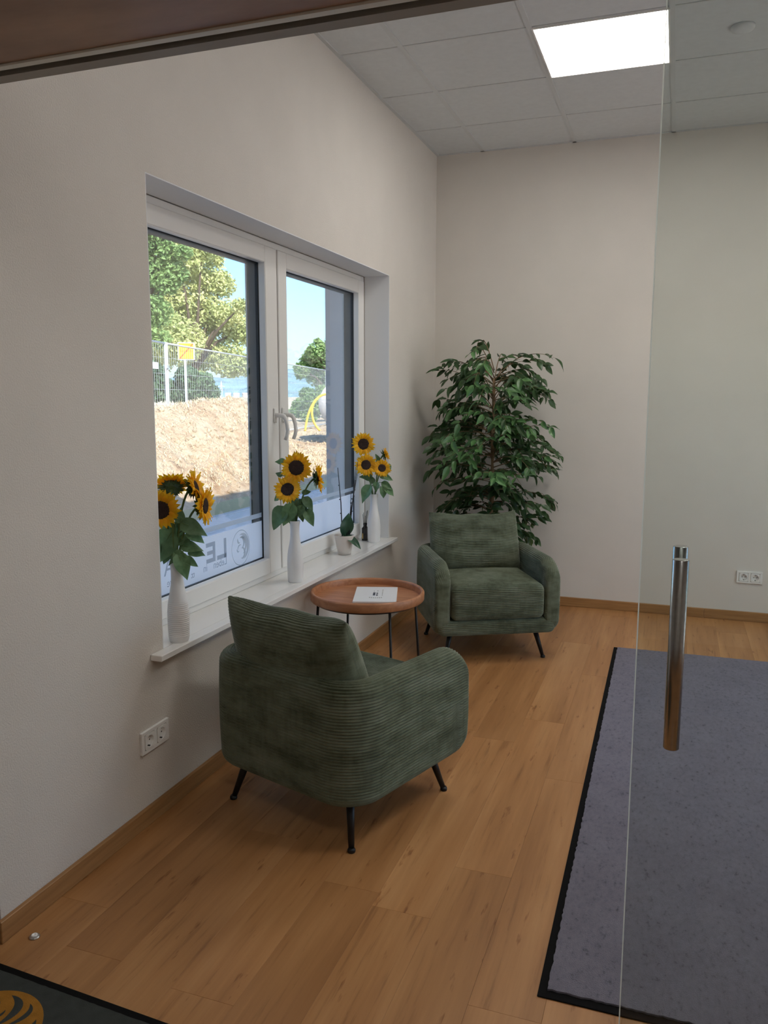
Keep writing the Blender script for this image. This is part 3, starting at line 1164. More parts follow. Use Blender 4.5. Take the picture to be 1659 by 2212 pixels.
def petal_mesh(ln, wd, seed):
    r_ = random.Random(seed)
    nu, nv = 8, 5
    P = np.zeros((nu, nv, 3))
    for i in range(nu):
        t_ = i / (nu - 1)
        wv = wd * (0.45 + 0.55 * math.sin(math.pi * min(1, t_ * 0.95 + 0.12))) * (1 - t_ ** 5) + .0006
        for j in range(nv):
            s_ = (j / (nv - 1) - .5)
            P[i, j] = (ln * t_, s_ * wv, 0.22 * ln * math.sin(t_ * 2.2) * .35 - .25 * ln * t_ ** 2 * r_.uniform(.4, 1) - abs(s_) * wv * .35 + 0.004)
    return grid_mesh('petal', P, petal_m)


petal_mes = [petal_mesh(.040, .0205, 1), petal_mesh(.043, .019, 2), petal_mesh(.037, .0185, 3), petal_mesh(.045, .020, 5)]
for q in petal_mes:
    q.name = 'petal'


def disc_mesh(r):
    prof = [(.006, -.016), (r * .55, -.012), (r * .95, -.004), (r, .001), (r * .93, .006), (r * .75, .009), (r * .5, .0095), (r * .28, .0075), (.002, .0065)]
    return MB().lathe(prof, 28).mesh('flower_head')


def leaf_mesh(ln, wd, fold, droop, seed, heart=True, m=None, name='leaf', tip=1.0):
    nu, nv = 11, 7
    P = np.zeros((nu, nv, 3))
    r_ = random.Random(seed)
    ph = r_.uniform(0, 6)
    for i in range(nu):
        t_ = i / (nu - 1)
        if heart:
            wv = wd * (math.sin(math.pi * (t_ ** 0.62)) ** 0.85) if 0 < t_ < 1 else 0.0
            wv = wv * (1 - .25 * t_) + .0008
        else:
            wv = wd * (math.sin(math.pi * t_ ** .8) ** .9 if 0 < t_ < 1 else 0) + .0006
        for j in range(nv):
            s_ = (j / (nv - 1) - .5)
            back = -ln * .10 * (abs(s_) * 2) ** 2 * max(0, 1 - t_ * 4) if heart else 0
            wave = 0.05 * wd * math.sin(t_ * 9 + ph + s_ * 3) * abs(s_) * 2
            P[i, j] = (ln * t_ + back, s_ * wv, -droop * ln * t_ ** 2 + fold * abs(s_) * wv + wave)
    return grid_mesh(name, P, m or sfleaf_m)


sf_leaves = [leaf_mesh(1, .80, .35, .28, 1), leaf_mesh(1, .66, .5, .12, 2), leaf_mesh(1, .72, .25, .40, 3)]


def basis(x, zhint):
    x = x.normalized()
    z = (zhint - x * zhint.dot(x))
    if z.length < 1e-4:
        z = Vector((0, 0, 1)) - x * x.z
    z.normalize()
    y = z.cross(x)
    return Matrix((x, y, z)).transposed()


def place(o, loc, M3, s=1.0):
    M = M3.to_4x4()
    M.translation = loc
    o.matrix_basis = M @ Matrix.Diagonal((s, s, s, 1))


def local(u, v, w_=0.0):
    return CR * u + CU * v + CF * w_


def sunflower(vpos, head, normal, r, label, leaves=(), pl=1.0, nb=0):
    """root at the vase neck; head (u,v,w) offset from the neck"""
    neck = Vector(vpos) + Vector((0, 0, .297))
    t_ = thing('sunflower', label, 'sunflower', neck, None, 'sunflowers on the window sill')
    hp = local(*head)
    nrm = local(*normal).normalized()
    off = Vector((random.uniform(-.008, .008), random.uniform(-.008, .008), 0))
    a = off + Vector((0, 0, -.06))
    back = hp - nrm * .012
    mid = (off * 1.4 + back) / 2 + Vector((0, 0, .03))
    c1 = off + Vector((0, 0, .05)) + Vector((hp.x, hp.y, 0)) * .15
    pts = []
    P0, P1, P2, P3 = a, c1, back - nrm * .05 + Vector((0, 0, -.01)), back
    for i in range(13):
        k = i / 12
        pts.append(P0 * (1 - k) ** 3 + P1 * 3 * k * (1 - k) ** 2 + P2 * 3 * k * k * (1 - k) + P3 * k ** 3)
    MB().tube(pts, [.0042] * 11 + [.0055, .008], 8).build('stem', sfstem_m, t_)
    hm = disc_mesh(r)
    hm.materials.append(disc_m)
    hd = link('flower_head', hm, t_)
    up = Vector((0, 0, 1)) if abs(nrm.z) < .9 else CF
    B = basis(up - nrm * up.dot(nrm), nrm)
    place(hd, hp, B)
    n1 = 24
    for ringi, (n, tilt, rr_) in enumerate(((n1, 4, r * .90), (n1 - 3, 20, r * .86))):
        for i in range(n):
            an = 2 * math.pi * (i + .5 * ringi + random.uniform(-.22, .22)) / n
            d = Vector((math.cos(an), math.sin(an), 0))
            tl = R(tilt + random.uniform(-12, 12))
            x = d * math.cos(tl) + Vector((0, 0, math.sin(tl)))
            B2 = basis(x, Vector((0, 0, 1)) + Vector((random.uniform(-.3, .3), random.uniform(-.3, .3), 0)))
            q = link('petal', random.choice(petal_mes), hd)
            place(q, d * rr_ + Vector((0, 0, .000 + .003 * ringi)), B2, pl * random.uniform(.82, 1.08))
    cal = MB()
    cal.lathe([(.006, -.020), (r * .6, -.0165), (r * .98, -.006), (r * 1.0, -.003)], 18, capt=False)
    for i in range(17):
        an = 2 * math.pi * (i + random.uniform(-.2, .2)) / 17
        d = Vector((math.cos(an), math.sin(an), 0))
        s_ = Vector((-d.y, d.x, 0))
        b0 = d * r * .75 + Vector((0, 0, -.012))
        for g in range(2):
            b0 = d * r * (.55 + .35 * g) + Vector((0, 0, -.015 + .008 * g))
            tip = b0 + d * random.uniform(.020, .032) + Vector((0, 0, random.uniform(-.012, .004)))
            cal.add([b0 - s_ * .006, b0 + s_ * .006, (b0 + tip) / 2 + s_ * .005 + Vector((0, 0, -.002)), tip, (b0 + tip) / 2 - s_ * .005 + Vector((0, 0, -.002))], [(0, 1, 2, 3, 4)], True)
    cal.build('calyx', calyx_m, hd)
    for (bu, bv, tu, tv, w0, w1, sc) in leaves:
        b = local(bu, bv, w0)
        tp = local(tu, tv, w1)
        # petiole from nearest stem point
        sp = min(pts[3:], key=lambda q: (q - b).length + .6 * max(0, q.z - b.z + .01))
        x = tp - b
        lf = link('leaf', random.choice(sf_leaves), t_)
        sc *= .92
        nh = (CF * 1.0 + Vector((0, 0, .7)) + CR * random.uniform(-.5, .5))
        place(lf, b, basis(x, nh), x.length * sc)
        MB().tube([sp, (sp + b) / 2 + Vector((0, 0, .008)), b, b + x * .25], [.0024, .002, .0018, .0009], 6).build('petiole', sfstem_m, lf).matrix_basis = lf.matrix_basis.inverted()
    return t_


def L(px, py, nx, ny, k, b0, b1, w0=0.0, w1=.02, sc=1.0):
    return ((b0[0] - nx) / k, (ny - b0[1]) / k, (b1[0] - nx) / k, (ny - b1[1]) / k, w0, w1, sc)


def l1(b0, b1, w0=0., w1=.02, sc=1.):
    return L(0, 0, 397, 1213, 584., b0, b1, w0, w1, sc)


def l2(b0, b1, w0=0., w1=.02, sc=1.):
    return L(0, 0, 638, 1130, 452., b0, b1, w0, w1, sc)


def l3(b0, b1, w0=0., w1=.02, sc=1.):
    return L(0, 0, 808, 1075, 353., b0, b1, w0, w1, sc)


sunflower(V1, (-.045, .193, .02), (.05, .05, 1), .037, 'sunflower with dark open face, leftmost in the near vase, partly cut by the wall edge',
          [l1((388, 1150), (350, 1212), .0, .01, 1.25), l1((392, 1135), (362, 1180), -.02, -.03, 1.2), l1((400, 1140), (432, 1122), -.02, -.04, 1.1), l1((385, 1165), (366, 1222), -.03, -.02, 1.1), l1((393, 1160), (405, 1120), -.03, -.05, 1.2)])
sunflower(V1, (-.015, .275, -.03), (-.1, .75, -.65), .032, 'sunflower in the near vase turned away, showing its curly green back',
          [l1((410, 1128), (411, 1094), .01, .02, 1.0), l1((392, 1180), (372, 1142), -.03, -.04, 1.2), l1((402, 1172), (436, 1150), .0, .02, 1.0), l1((404, 1200), (384, 1216), .02, .035, 1.1)], .9)
sunflower(V1, (.070, .270, -.02), (.95, .3, .0), .028, 'ragged sunflower in the near vase facing sideways, topmost on its right',
          [l1((425, 1145), (463, 1172), .01, .02, .95), l1((415, 1128), (470, 1148), .02, .04, 1.0)], 1.05)
sunflower(V1, (.105, .205, .0), (.95, .0, .13), .033, 'sunflower seen nearly edge-on at the right of the near vase',
          [l1((406, 1195), (428, 1240), .03, .05, 1.15), l1((412, 1178), (462, 1180), .01, .03, .9), l1((398, 1190), (425, 1205), .03, .04, 1.2), l1((425, 1190), (470, 1196), .0, .02, .8), l1((416, 1206), (452, 1222), .01, .03, .9)])
sunflower(V2, (.011, .259, .0), (.05, .05, 1), .041, 'large round-faced sunflower at the top of the middle vase',
          [l2((618, 1003), (588, 1000), -.03, -.05, .9), l2((610, 1032), (590, 1022), -.03, -.04, .8), l2((650, 1085), (655, 1132), -.01, .0, 1.1)])
sunflower(V2, (-.027, .157, .035), (-.1, .42, .9), .036, 'sunflower with upturned face, lowest in the middle vase',
          [l2((616, 1100), (583, 1150), .02, .03, 1.0), l2((634, 1092), (614, 1142), .03, .05, 1.0), l2((606, 1075), (590, 1086), -.02, -.03, 1.2), l2((628, 1110), (634, 1140), .01, .03, 1.1), l2((640, 1080), (622, 1118), -.02, -.01, 1.0)])
sunflower(V2, (.112, .208, -.01), (.92, .1, -.15), .034, 'sunflower turned sideways showing its green back at right of middle vase',
          [l2((660, 1078), (680, 1102), .01, .03, 1.1), l2((655, 1095), (648, 1118), .02, .03, 1.2), l2((664, 1105), (681, 1143), .0, .02, 1.0), l2((655, 1070), (680, 1062), -.02, -.02, .8)])
sunflower(V3, (-.065, .309, .0), (.05, .05, 1), .038, 'sunflower with a full round face, topmost in the far vase',
          [l3((803, 1040), (778, 1034), -.01, .0, 1.1), l3((800, 1056), (781, 1092), .02, .03, 1.1)])
sunflower(V3, (-.048, .184, .03), (.05, .12, 1), .034, 'sunflower directly under the topmost bloom of the far vase',
          [l3((806, 1050), (797, 1030), .0, .0, 1.1), l3((815, 1048), (810, 1070), .03, .04, 1.0)])
sunflower(V3, (.048, .164, .03), (.2, .3, 1), .027, 'smaller sunflower low on the right of the far vase',
          [l3((822, 1035), (846, 1042), -.01, .0, 1.25), l3((826, 1050), (846, 1062), .0, .01, 1.2), l3((826, 1058), (832, 1086), .02, .03, .95)], .85)
sunflower(V3, (.072, .246, -.02), (.9, .35, .1), .018, 'little half-open sunflower leaning right behind the far bouquet',
          [l3((832, 1060), (860, 1081), .0, .02, .8), l3((820, 1010), (815, 985), -.02, -.02, 1.0), l3((838, 1010), (850, 1024), -.02, -.02, .9)], .6)

# orchid pot
op = thing('potted_orchid', 'bloomless orchid with two broad leaves in a cream pot on the window sill', 'potted plant', (-0.062, -1.600, 0.6))
pp = [(.030, 0), (.036, .001), (.040, .02), (.0475, .05), (.0535, .085), (.0560, .104), (.0575, .110), (.0560, .112), (.0535, .110), (.050, .096)]
MB().lathe(pp, 48, capt=False).build('pot', pot_m, op)
MB().lathe([(.051, .088), (.050, .097), (.02, .101)], 32).build('bark', bark_soil_m, op)
ol = leaf_mesh(.15, .085, .25, .10, 5, False, orchid_m)
a = link('leaf', ol, op)
place(a, Vector((.0, 0, .10)), basis(local(.035, .16, .02), CF + CR * .35), .95)
ol2 = leaf_mesh(.13, .060, .3, .35, 6, False, orchid_m)
a = link('leaf', ol2, op)
place(a, Vector((.0, 0, .105)), basis(local(.06, -.015, .05), Vector((0, 0, 1)) + CF * .4), .95)
for (b0, b1, rr_) in (((-.012, .095), (-.036, .495), .0035), ((.010, .095), (.075, .46), .0028), ((.018, .095), (.066, .50), .0028), ((.026, .095), (.078, .53), .0026), ((.030, .095), (.040, .36), .0028)):
    p0, p1 = local(b0[0], b0[1]), local(b1[0], b1[1], -.01)
    q = (p0 + p1) / 2 + local(random.uniform(-.006, .006), 0)
    s_ = MB().tube([p0, q, p1], [rr_, rr_ * .9, rr_ * .6], 7)
    for k in range(3):
        c_ = p0.lerp(p1, .35 + .2 * k)
        s_.tube([c_ - CR * .004, c_ + CR * .004], .0032, 6)
    s_.build('stem', stake_m, op)

# reed diffuser
df_ = thing('reed_diffuser', 'small black bottle reed diffuser in the far corner of the window sill', 'diffuser', (-0.112, -1.140, 0.6))
MB().box((-.017, -.017, 0), (.017, .017, .082), .003).lathe([(.017, .080), (.012, .090), (.0105, .094), (.0125, .096), (.0125, .110), (.010, .111)], 20).build('bottle', blackbottle_m, df_)
MB().box((-.012, -.0174, .012), (-.007, -.0171, .046)).build('label_stripe', gold_m, df_)
for i in range(5):
    a = i * 1.3
    MB().tube([(.003 * math.cos(a), .003 * math.sin(a), .05), (.016 * math.cos(a), .016 * math.sin(a), .19 - .008 * i)], .0014, 6).build('reed', stake_m, df_)

# ================================================================== FICUS
fx, fy = 0.535, -0.43
fic = thing('ficus_tree', 'bushy green ficus tree in the corner behind the far armchair', 'plant', (fx, fy, 0))
MB().lathe([(.10, .0003), (.115, .004), (.135, .16), (.150, .26), (.152, .28), (.140, .28), (.132, .25)], 40, capt=False).build('pot', blackbottle_m, fic)
MB().lathe([(.134, .235), (.132, .25), (.05, .258)], 32).build('soil', bark_soil_m, fic)
tk = []
for k in range(2):
    pts = []
    for i in range(26):
        z = .24 + i * .055
        a = i * .55 + k * math.pi
        pts.append((.012 * math.cos(a) * (1 - i / 40), .012 * math.sin(a) * (1 - i / 40), z))
    MB().tube(pts, [.013 - .0003 * i for i in range(26)], 9).build('trunk', trunk_m, fic)
lv = [leaf_mesh(.082, .036, .35, .22, 11, False, ficus_m), leaf_mesh(.074, .034, .2, .1, 12, False, ficus_m), leaf_mesh(.09, .037, .45, .35, 13, False, ficus_m)]
LV = []
ga = math.pi * (3 - math.sqrt(5))
NB = 120
br = MB()


def okp(p_):
    X, Y = p_.x + fx, p_.y + fy
    if X < .035 or Y > -.03:
        return False
    if p_.z < .92 and Y < -.60:
        return False
    if p_.z < .74 and Y < -.55:
        return False
    return True


def twig(pts, rad, nl, u0):
    while len(pts) > 3 and not okp(pts[-1]):
        pts.pop()
    if len(pts) < 3:
        return
    br.tube(pts, [rad * (1 - .75 * q / (len(pts) - 1)) for q in range(len(pts))], 5)
    for j in range(nl):
        u = min(max(u0 + (1.03 - u0) * (j + random.uniform(-.3, .3)) / max(nl - 1, 1), .1), 1.0)
        f_ = u * (len(pts) - 1)
        a = int(min(f_, len(pts) - 2))
        c_ = pts[a].lerp(pts[a + 1], f_ - a)
        td = (pts[a + 1] - pts[a]).normalized()
        sd = Vector((-td.y, td.x, 0)).normalized() * (1 if j % 2 else -1)
        x = (td * random.uniform(.5, 1.1) + sd * random.uniform(.2, 1.0) + Vector((0, 0, random.uniform(-.75, .30)))).normalized()
        sc = random.uniform(.70, 1.12)
        if not (okp(c_ + x * .085 * sc) and okp(c_)):
            continue
        nh = Vector((random.uniform(-.6, .6), random.uniform(-.9, .3), random.uniform(.4, 1.0)))
        LV.append((c_, basis(x, nh), sc, random.randrange(3)))


for i in range(NB):
    k = i / (NB - 1)
    z0 = .56 + 1.085 * k + random.uniform(-.05, .05)
    az = i * ga + random.uniform(-.5, .5)
    prof_r = float(np.interp(z0, [.5, .70, .9, 1.05, 1.3, 1.5, 1.62, 1.74], [.33, .37, .43, .45, .41, .35, .30, .22]))
    ln = prof_r * random.choice((.45, .65, .85, .95, 1.0)) * random.uniform(.85, 1.08)
    rise = float(np.interp(z0, [.5, 1.0, 1.45, 1.65, 1.75], [.02, .05, .12, .17, .15])) * random.uniform(.3, 1.5)
    d = Vector((math.cos(az), math.sin(az), 0))
    side = Vector((-d.y, d.x, 0))
    bend = random.uniform(-.35, .35)
    pts = [Vector((0, 0, z0)) + d * ln * u + side * bend * ln * u * u + Vector((0, 0, rise * math.sin(u * 2.0) - random.uniform(.04, .10) * u ** 3)) for u in [q / 7 for q in range(8)]]
    full = list(pts)
    twig(pts, .0040, int(4 + 8 * ln / .45), .35)
    for tq in range(2 if ln > .2 else 1):
        q = random.choice((2, 3, 4, 5))
        p0 = full[q]
        a2 = az + random.choice((-1, 1)) * random.uniform(.5, 1.1)
        d2 = Vector((math.cos(a2), math.sin(a2), random.uniform(-.15, .45)))
        l2_ = random.uniform(.10, .19)
        tp = [p0 + d2 * l2_ * u + Vector((0, 0, -.05 * u * u)) for u in (0, .25, .5, .75, 1.0)]
        if okp(p0):
            twig(tp, .0022, random.randint(4, 6), .3)
br.build('branch', trunk_m, fic)
camloc = Vector(cam.location)
LV.sort(key=lambda q: (Vector((fx, fy, 0)) + q[0] - camloc).length)
st = MB()
st.mat(ficus_m)
fic_cache = []
for me in lv:
    vv = [Vector(q.co) for q in me.vertices]
    ff = [tuple(q.vertices) for q in me.polygons]
    fic_cache.append((vv, ff))
for i, (c_, B, sc, k) in enumerate(LV):
    if i < 300:
        q = link('leaf', lv[k], fic)
        place(q, c_, B, sc)
    else:
        vv, ff = fic_cache[k]
        st.add([c_ + B @ (q * sc) for q in vv], ff, True)
o = st.build('leaves', None, fic, fix=False)
o['kind'] = 'stuff'

# ================================================================== SOCKETS, MATS, STOP


def socket(loc, rotz, label):
    t_ = thing('double_socket', label, 'socket', loc, (0, 0, rotz), 'white double wall sockets')
    # local: face towards -y, x along the wall
    fb = MB()
    for (a0, b0, a1, b1) in ((-.079, .028, .079, .0405), (-.079, -.0405, .079, -.028), (-.079, -.028, -.0635, .028), (-.0075, -.028, .0075, .028), (.0635, -.028, .079, .028)):
        fb.box((a0, -.0105, b0), (a1, 0, b1), .0012)
    fb.build('socket_frame', socket_m, t_)
    for sx in (-.0355, .0355):
        pl = MB()
        n = 28
        vs, fs = [], []
        h = .0275
        for i in range(n):
            a = 2 * math.pi * i / n
            c_, s_ = math.cos(a), math.sin(a)
            k = h / max(abs(c_), abs(s_))
            vs += [(sx + c_ * k, -.0125, s_ * k), (sx + c_ * .0205, -.0125, s_ * .0205), (sx + c_ * .0195, -.002, s_ * .0195), (sx + c_ * k, -.010, s_ * k)]
        for i in range(n):
            a, b = i * 4, ((i + 1) % n) * 4
            fs += [(a, b, b + 1, a + 1), (a + 1, b + 1, b + 2, a + 2), (a, a + 3, b + 3, b)]
        fs.append(tuple(i * 4 + 2 for i in range(n)))
        pl.add(vs, fs)
        p_ = pl.build('socket_insert', socket_m, t_)
        hm = MB()
        for dx in (-.0095, .0095):
            hm.tube([(sx + dx, -.0012, 0), (sx + dx, -.0026, 0)], .0027, 10)
        hm.box((sx - .003, -.010, -.0198), (sx + .003, -.002, -.0165)).box((sx - .003, -.010, .0165), (sx + .003, -.002, .0198))
        hm.build('contact_hole', hole_m, p_)
    return t_


socket((0, -3.523, .302), R(90), 'white double socket on the left wall below the window sill end')
socket((2.200, 0, .300), 0, 'white double socket low on the back wall behind the glass door')


def jag_quad(x0, x1, y0, y1, z, h, amp, step=.012):
    pts = []
    def run(a, b, fixed, ax):
        n = max(2, int(abs(b - a) / step))
        for i in range(n):
            t_ = a + (b - a) * i / n
            j = random.uniform(-amp, amp)
            pts.append((t_, fixed + j) if ax == 0 else (fixed + j, t_))
    run(x0, x1, y0, 0)
    run(y0, y1, x1, 1)
    run(x1, x0, y1, 0)
    run(y1, y0, x0, 1)
    n = len(pts)
    vs = [(p[0], p[1], z) for p in pts] + [(p[0], p[1], z + h) for p in pts]
    fs = [tuple(range(n, 2 * n))] + [(i, (i + 1) % n, n + (i + 1) % n, n + i) for i in range(n)]
    return MB().add(vs, fs)


fm = thing('floor_mat', 'large grey entrance mat with a black rubber edge on the wooden floor', 'mat', (1.425, -2.43, 0), (0, 0, R(0.5)))
MB().box((-.010, -1.520, .0003), (2.05, 1.515, .004), .001).build('rubber_border', rubber_m, fm)
jag_quad(.012, 2.02, -1.494, 1.504, .004, .005, .0022).build('pile', carpet_m, fm)

m2 = thing('logo_mat', 'dark teal doormat with an orange round emblem in the near left corner', 'mat', (0.068, -4.314, 0), (0, 0, R(-2.9)))
MB().box((-.45, -.90, .0003), (1.05, 0, .004), .001).build('rubber_border', rubber_m, m2)
jag_quad(-.42, 1.02, -.87, -.022, .004, .003, .0008).build('pile', carpet2_m, m2)
ci = Matrix.Rotation(R(2.9), 3, 'Z') @ Vector((.215 - .068, -4.513 + 4.314, 0))
em = MB().mat(orange_m)
n = 64
em.add([(ci.x + .132 * math.cos(2 * math.pi * i / n), ci.y + .132 * math.sin(2 * math.pi * i / n), .0074) for i in range(n)], [tuple(range(n))])
em.build('emblem', None, m2)
em = MB().mat(carpet2_m)


def cres(pts_, z=.0078):
    """crescent through points, max half-width in the middle"""
    n_ = 16
    v, f = [], []
    P_ = [Vector((*q[:2], 0)) for q in pts_[:3]]
    hw_ = pts_[3]
    for q in range(n_ + 1):
        t_ = q / n_
        c_ = P_[0] * (1 - t_) ** 2 + P_[1] * 2 * t_ * (1 - t_) + P_[2] * t_ * t_
        d_ = (P_[1] - P_[0]) * (1 - t_) + (P_[2] - P_[1]) * t_
        nn = Vector((-d_.y, d_.x, 0)).normalized()
        w_ = hw_ * math.sin(math.pi * min(1, t_ * 1.02)) ** .8
        v += [(ci.x + c_.x + nn.x * w_, ci.y + c_.y + nn.y * w_, z), (ci.x + c_.x - nn.x * w_, ci.y + c_.y - nn.y * w_, z)]
    for q in range(n_):
        f.append((2 * q, 2 * q + 1, 2 * q + 3, 2 * q + 2))
    em.add(v, f)


cres([(-.030, .112), (.045, .105), (.012, .015), .011])
cres([(.035, .108), (.078, .085), (.030, .020), .007])
cres([(.088, .075), (.110, .040), (.070, -.020), .008])
cres([(-.075, .090), (-.020, .085), (-.035, .035), .007])
cres([(-.005, .070), (.005, .050), (-.020, .020), .004])
cres([(-.085, .055), (-.055, .050), (-.065, -.02), .008])
cres([(.06, .01), (.075, -.04), (.02, -.09), .010])
cres([(.02, .0), (.04, -.04), (-.02, -.08), .009])
em.build('emblem_stripe', None, m2)

ds = thing('floor_stop', 'small round metal stop on the floor near the wall end', 'door stop', (0.073, -4.196, 0))
MB().lathe([(.0145, .0003), (.0150, .002), (.0135, .004), (.008, .005)], 28).build('base_disc', chrome_m, ds)
MB().lathe([(.0078, .004), (.0085, .007), (.0070, .0085), (.0040, .0085), (.0036, .0062)], 24, capt=True).build('centre_ring', rail_m, ds)

# ================================================================== OUTSIDE


def sstep(a, b, x):
    t_ = np.clip((x - a) / (b - a), 0, 1)
    return t_ * t_ * (3 - 2 * t_)


def vnoise(x, y, seed):
    r_ = np.random.default_rng(seed)
    G = r_.random((64, 64))
    xi, yi = np.floor(x).astype(int), np.floor(y).astype(int)
    fx_, fy_ = x - xi, y - yi
    fx_, fy_ = fx_ * fx_ * (3 - 2 * fx_), fy_ * fy_ * (3 - 2 * fy_)
    g = lambda a, b: G[a % 64, b % 64]
    return (g(xi, yi) * (1 - fx_) + g(xi + 1, yi) * fx_) * (1 - fy_) + (g(xi, yi + 1) * (1 - fx_) + g(xi + 1, yi + 1) * fx_) * fy_


def ground_z(x, y):
    base = -.14 + .60 * sstep(5, 21, y) * sstep(-4.3, -6.0, x) + .35 * sstep(-4.6, -8, x) * (1 - sstep(5, 21, y))
    heap = (1.30 + .02 * (y - 5)) * np.exp(-.5 * ((x + 5.95 + .03 * (y - 5)) / .82) ** 2) * sstep(9.6, 7.6, y) * sstep(-7, -3, y)
    heap *= .86 + .30 * vnoise(x * 1.1 + 9, y * 1.1 + 5, 3)
    rough = (.10 * (vnoise(x * 2.3, y * 2.3, 1) - .5) + .06 * (vnoise(x * 5.5, y * 5.5, 2) - .5) + .035 * (vnoise(x * 13, y * 13, 4) - .5))
    rough *= sstep(-4.25, -4.6, x)
    return base + heap + rough


gx = np.concatenate([np.arange(-18, -9, .35), np.arange(-9, -4.25, .055), [-4.25]])
gy = np.concatenate([np.arange(-8, 1, .25), np.arange(1, 13, .065), np.arange(13, 34.1, .30)])
GX, GY = np.meshgrid(gx, gy, indexing='ij')
P = np.stack([GX, GY, ground_z(GX, GY)], -1)
o = link('soil_ground', grid_mesh('soil_ground', P, soil_m))
tag(o, 'dry excavated soil heaped up outside the window', 'soil', None, 'stuff')
struct(MB().box((-4.13, -9, -.5), (-.42, 40, -.15)).build('pavement', pave_m))
kb = struct(MB().build('kerb', kerb_m))
for k in range(42):
    MB().box((-4.25, -8 + k * 1.0, -.5), (-4.132, -8 + k * 1.0 + .992, -.135), .008).build('kerb_stone', kerb_m, kb)
v_ = [(-3000, -600, .38), (-18, -600, .38), (-18, 3000, .38), (-3000, 3000, .38), (-18, 34, .38), (600, 34, .38), (600, 3000, .38)]
struct(MB().add([(-3000, -600, .36), (-17.9, -600, .36), (-17.9, 33.9, .36), (-3000, 33.9, .36), (-3000, 3000, .36), (600, 3000, .36), (600, 33.9, .36)],
                [(0, 1, 2, 3), (3, 2, 6, 5, 4)]).build('field', field_m))
# hills
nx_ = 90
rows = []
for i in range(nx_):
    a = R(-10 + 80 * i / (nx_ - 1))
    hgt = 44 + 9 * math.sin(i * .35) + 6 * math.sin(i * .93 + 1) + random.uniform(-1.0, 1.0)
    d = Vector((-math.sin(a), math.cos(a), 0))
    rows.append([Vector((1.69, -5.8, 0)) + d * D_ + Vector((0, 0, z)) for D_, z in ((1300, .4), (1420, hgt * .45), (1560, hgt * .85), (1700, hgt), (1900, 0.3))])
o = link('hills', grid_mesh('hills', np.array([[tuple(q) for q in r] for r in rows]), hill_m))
struct(o)

# straw strands and clods on the heap
sx_, sm2 = MB().mat(straw_m), MB().mat(soil_m)
for i in range(14000):
    x, y = random.uniform(-7.4, -4.5), random.uniform(1.5, 12)
    if random.random() < .25:
        x, y = random.uniform(-9, -4.5), random.uniform(9, 20)
    z = float(ground_z(np.array(x), np.array(y)))
    a = random.uniform(0, 2 * math.pi)
    ln = random.uniform(.04, .15)
    d = Vector((math.cos(a), math.sin(a), random.uniform(-.3, .5))).normalized()
    s_ = d.cross(Vector((0, 0, 1))).normalized() * random.uniform(.002, .0045)
    c_ = Vector((x, y, z + .02))
    u = Vector((0, 0, .006))
    sx_.add([c_ - s_, c_ + s_, c_ + d * ln * .5 + s_ + u * 5, c_ + d * ln + s_, c_ + d * ln - s_, c_ + d * ln * .5 - s_ + u * 5], [(0, 1, 2, 5), (5, 2, 3, 4)])
o = sx_.build('straw', None, None, fix=False)
tag(o, 'dry pale straw scattered over the soil heap outside', 'straw', None, 'stuff')
ico = [(0, 0, 1), (.89, 0, .45), (.28, .85, .45), (-.72, .53, .45), (-.72, -.53, .45), (.28, -.85, .45), (.72, .53, -.45), (-.28, .85, -.45), (-.89, 0, -.45), (-.28, -.85, -.45), (.72, -.53, -.45), (0, 0, -1)]
icf = [(0, 1, 2), (0, 2, 3), (0, 3, 4), (0, 4, 5), (0, 5, 1), (1, 6, 2), (2, 7, 3), (3, 8, 4), (4, 9, 5), (5, 10, 1), (6, 7, 2), (7, 8, 3), (8, 9, 4), (9, 10, 5), (10, 6, 1), (11, 7, 6), (11, 8, 7), (11, 9, 8), (11, 10, 9), (11, 6, 10)]
for i in range(1500):
    x, y = random.uniform(-7.4, -4.4), random.uniform(1.5, 14)
    z = float(ground_z(np.array(x), np.array(y)))
    r_ = random.uniform(.015, .06) * random.uniform(.5, 1.2)
    sm2.add([(x + q[0] * r_ * random.uniform(.7, 1.2), y + q[1] * r_ * random.uniform(.7, 1.2), z + q[2] * r_ * random.uniform(.6, 1.0)) for q in ico], icf)
o = sm2.build('soil_clods', None, None, fix=False)
tag(o, 'small dry clods of earth lying on the soil outside', 'soil', None, 'stuff')

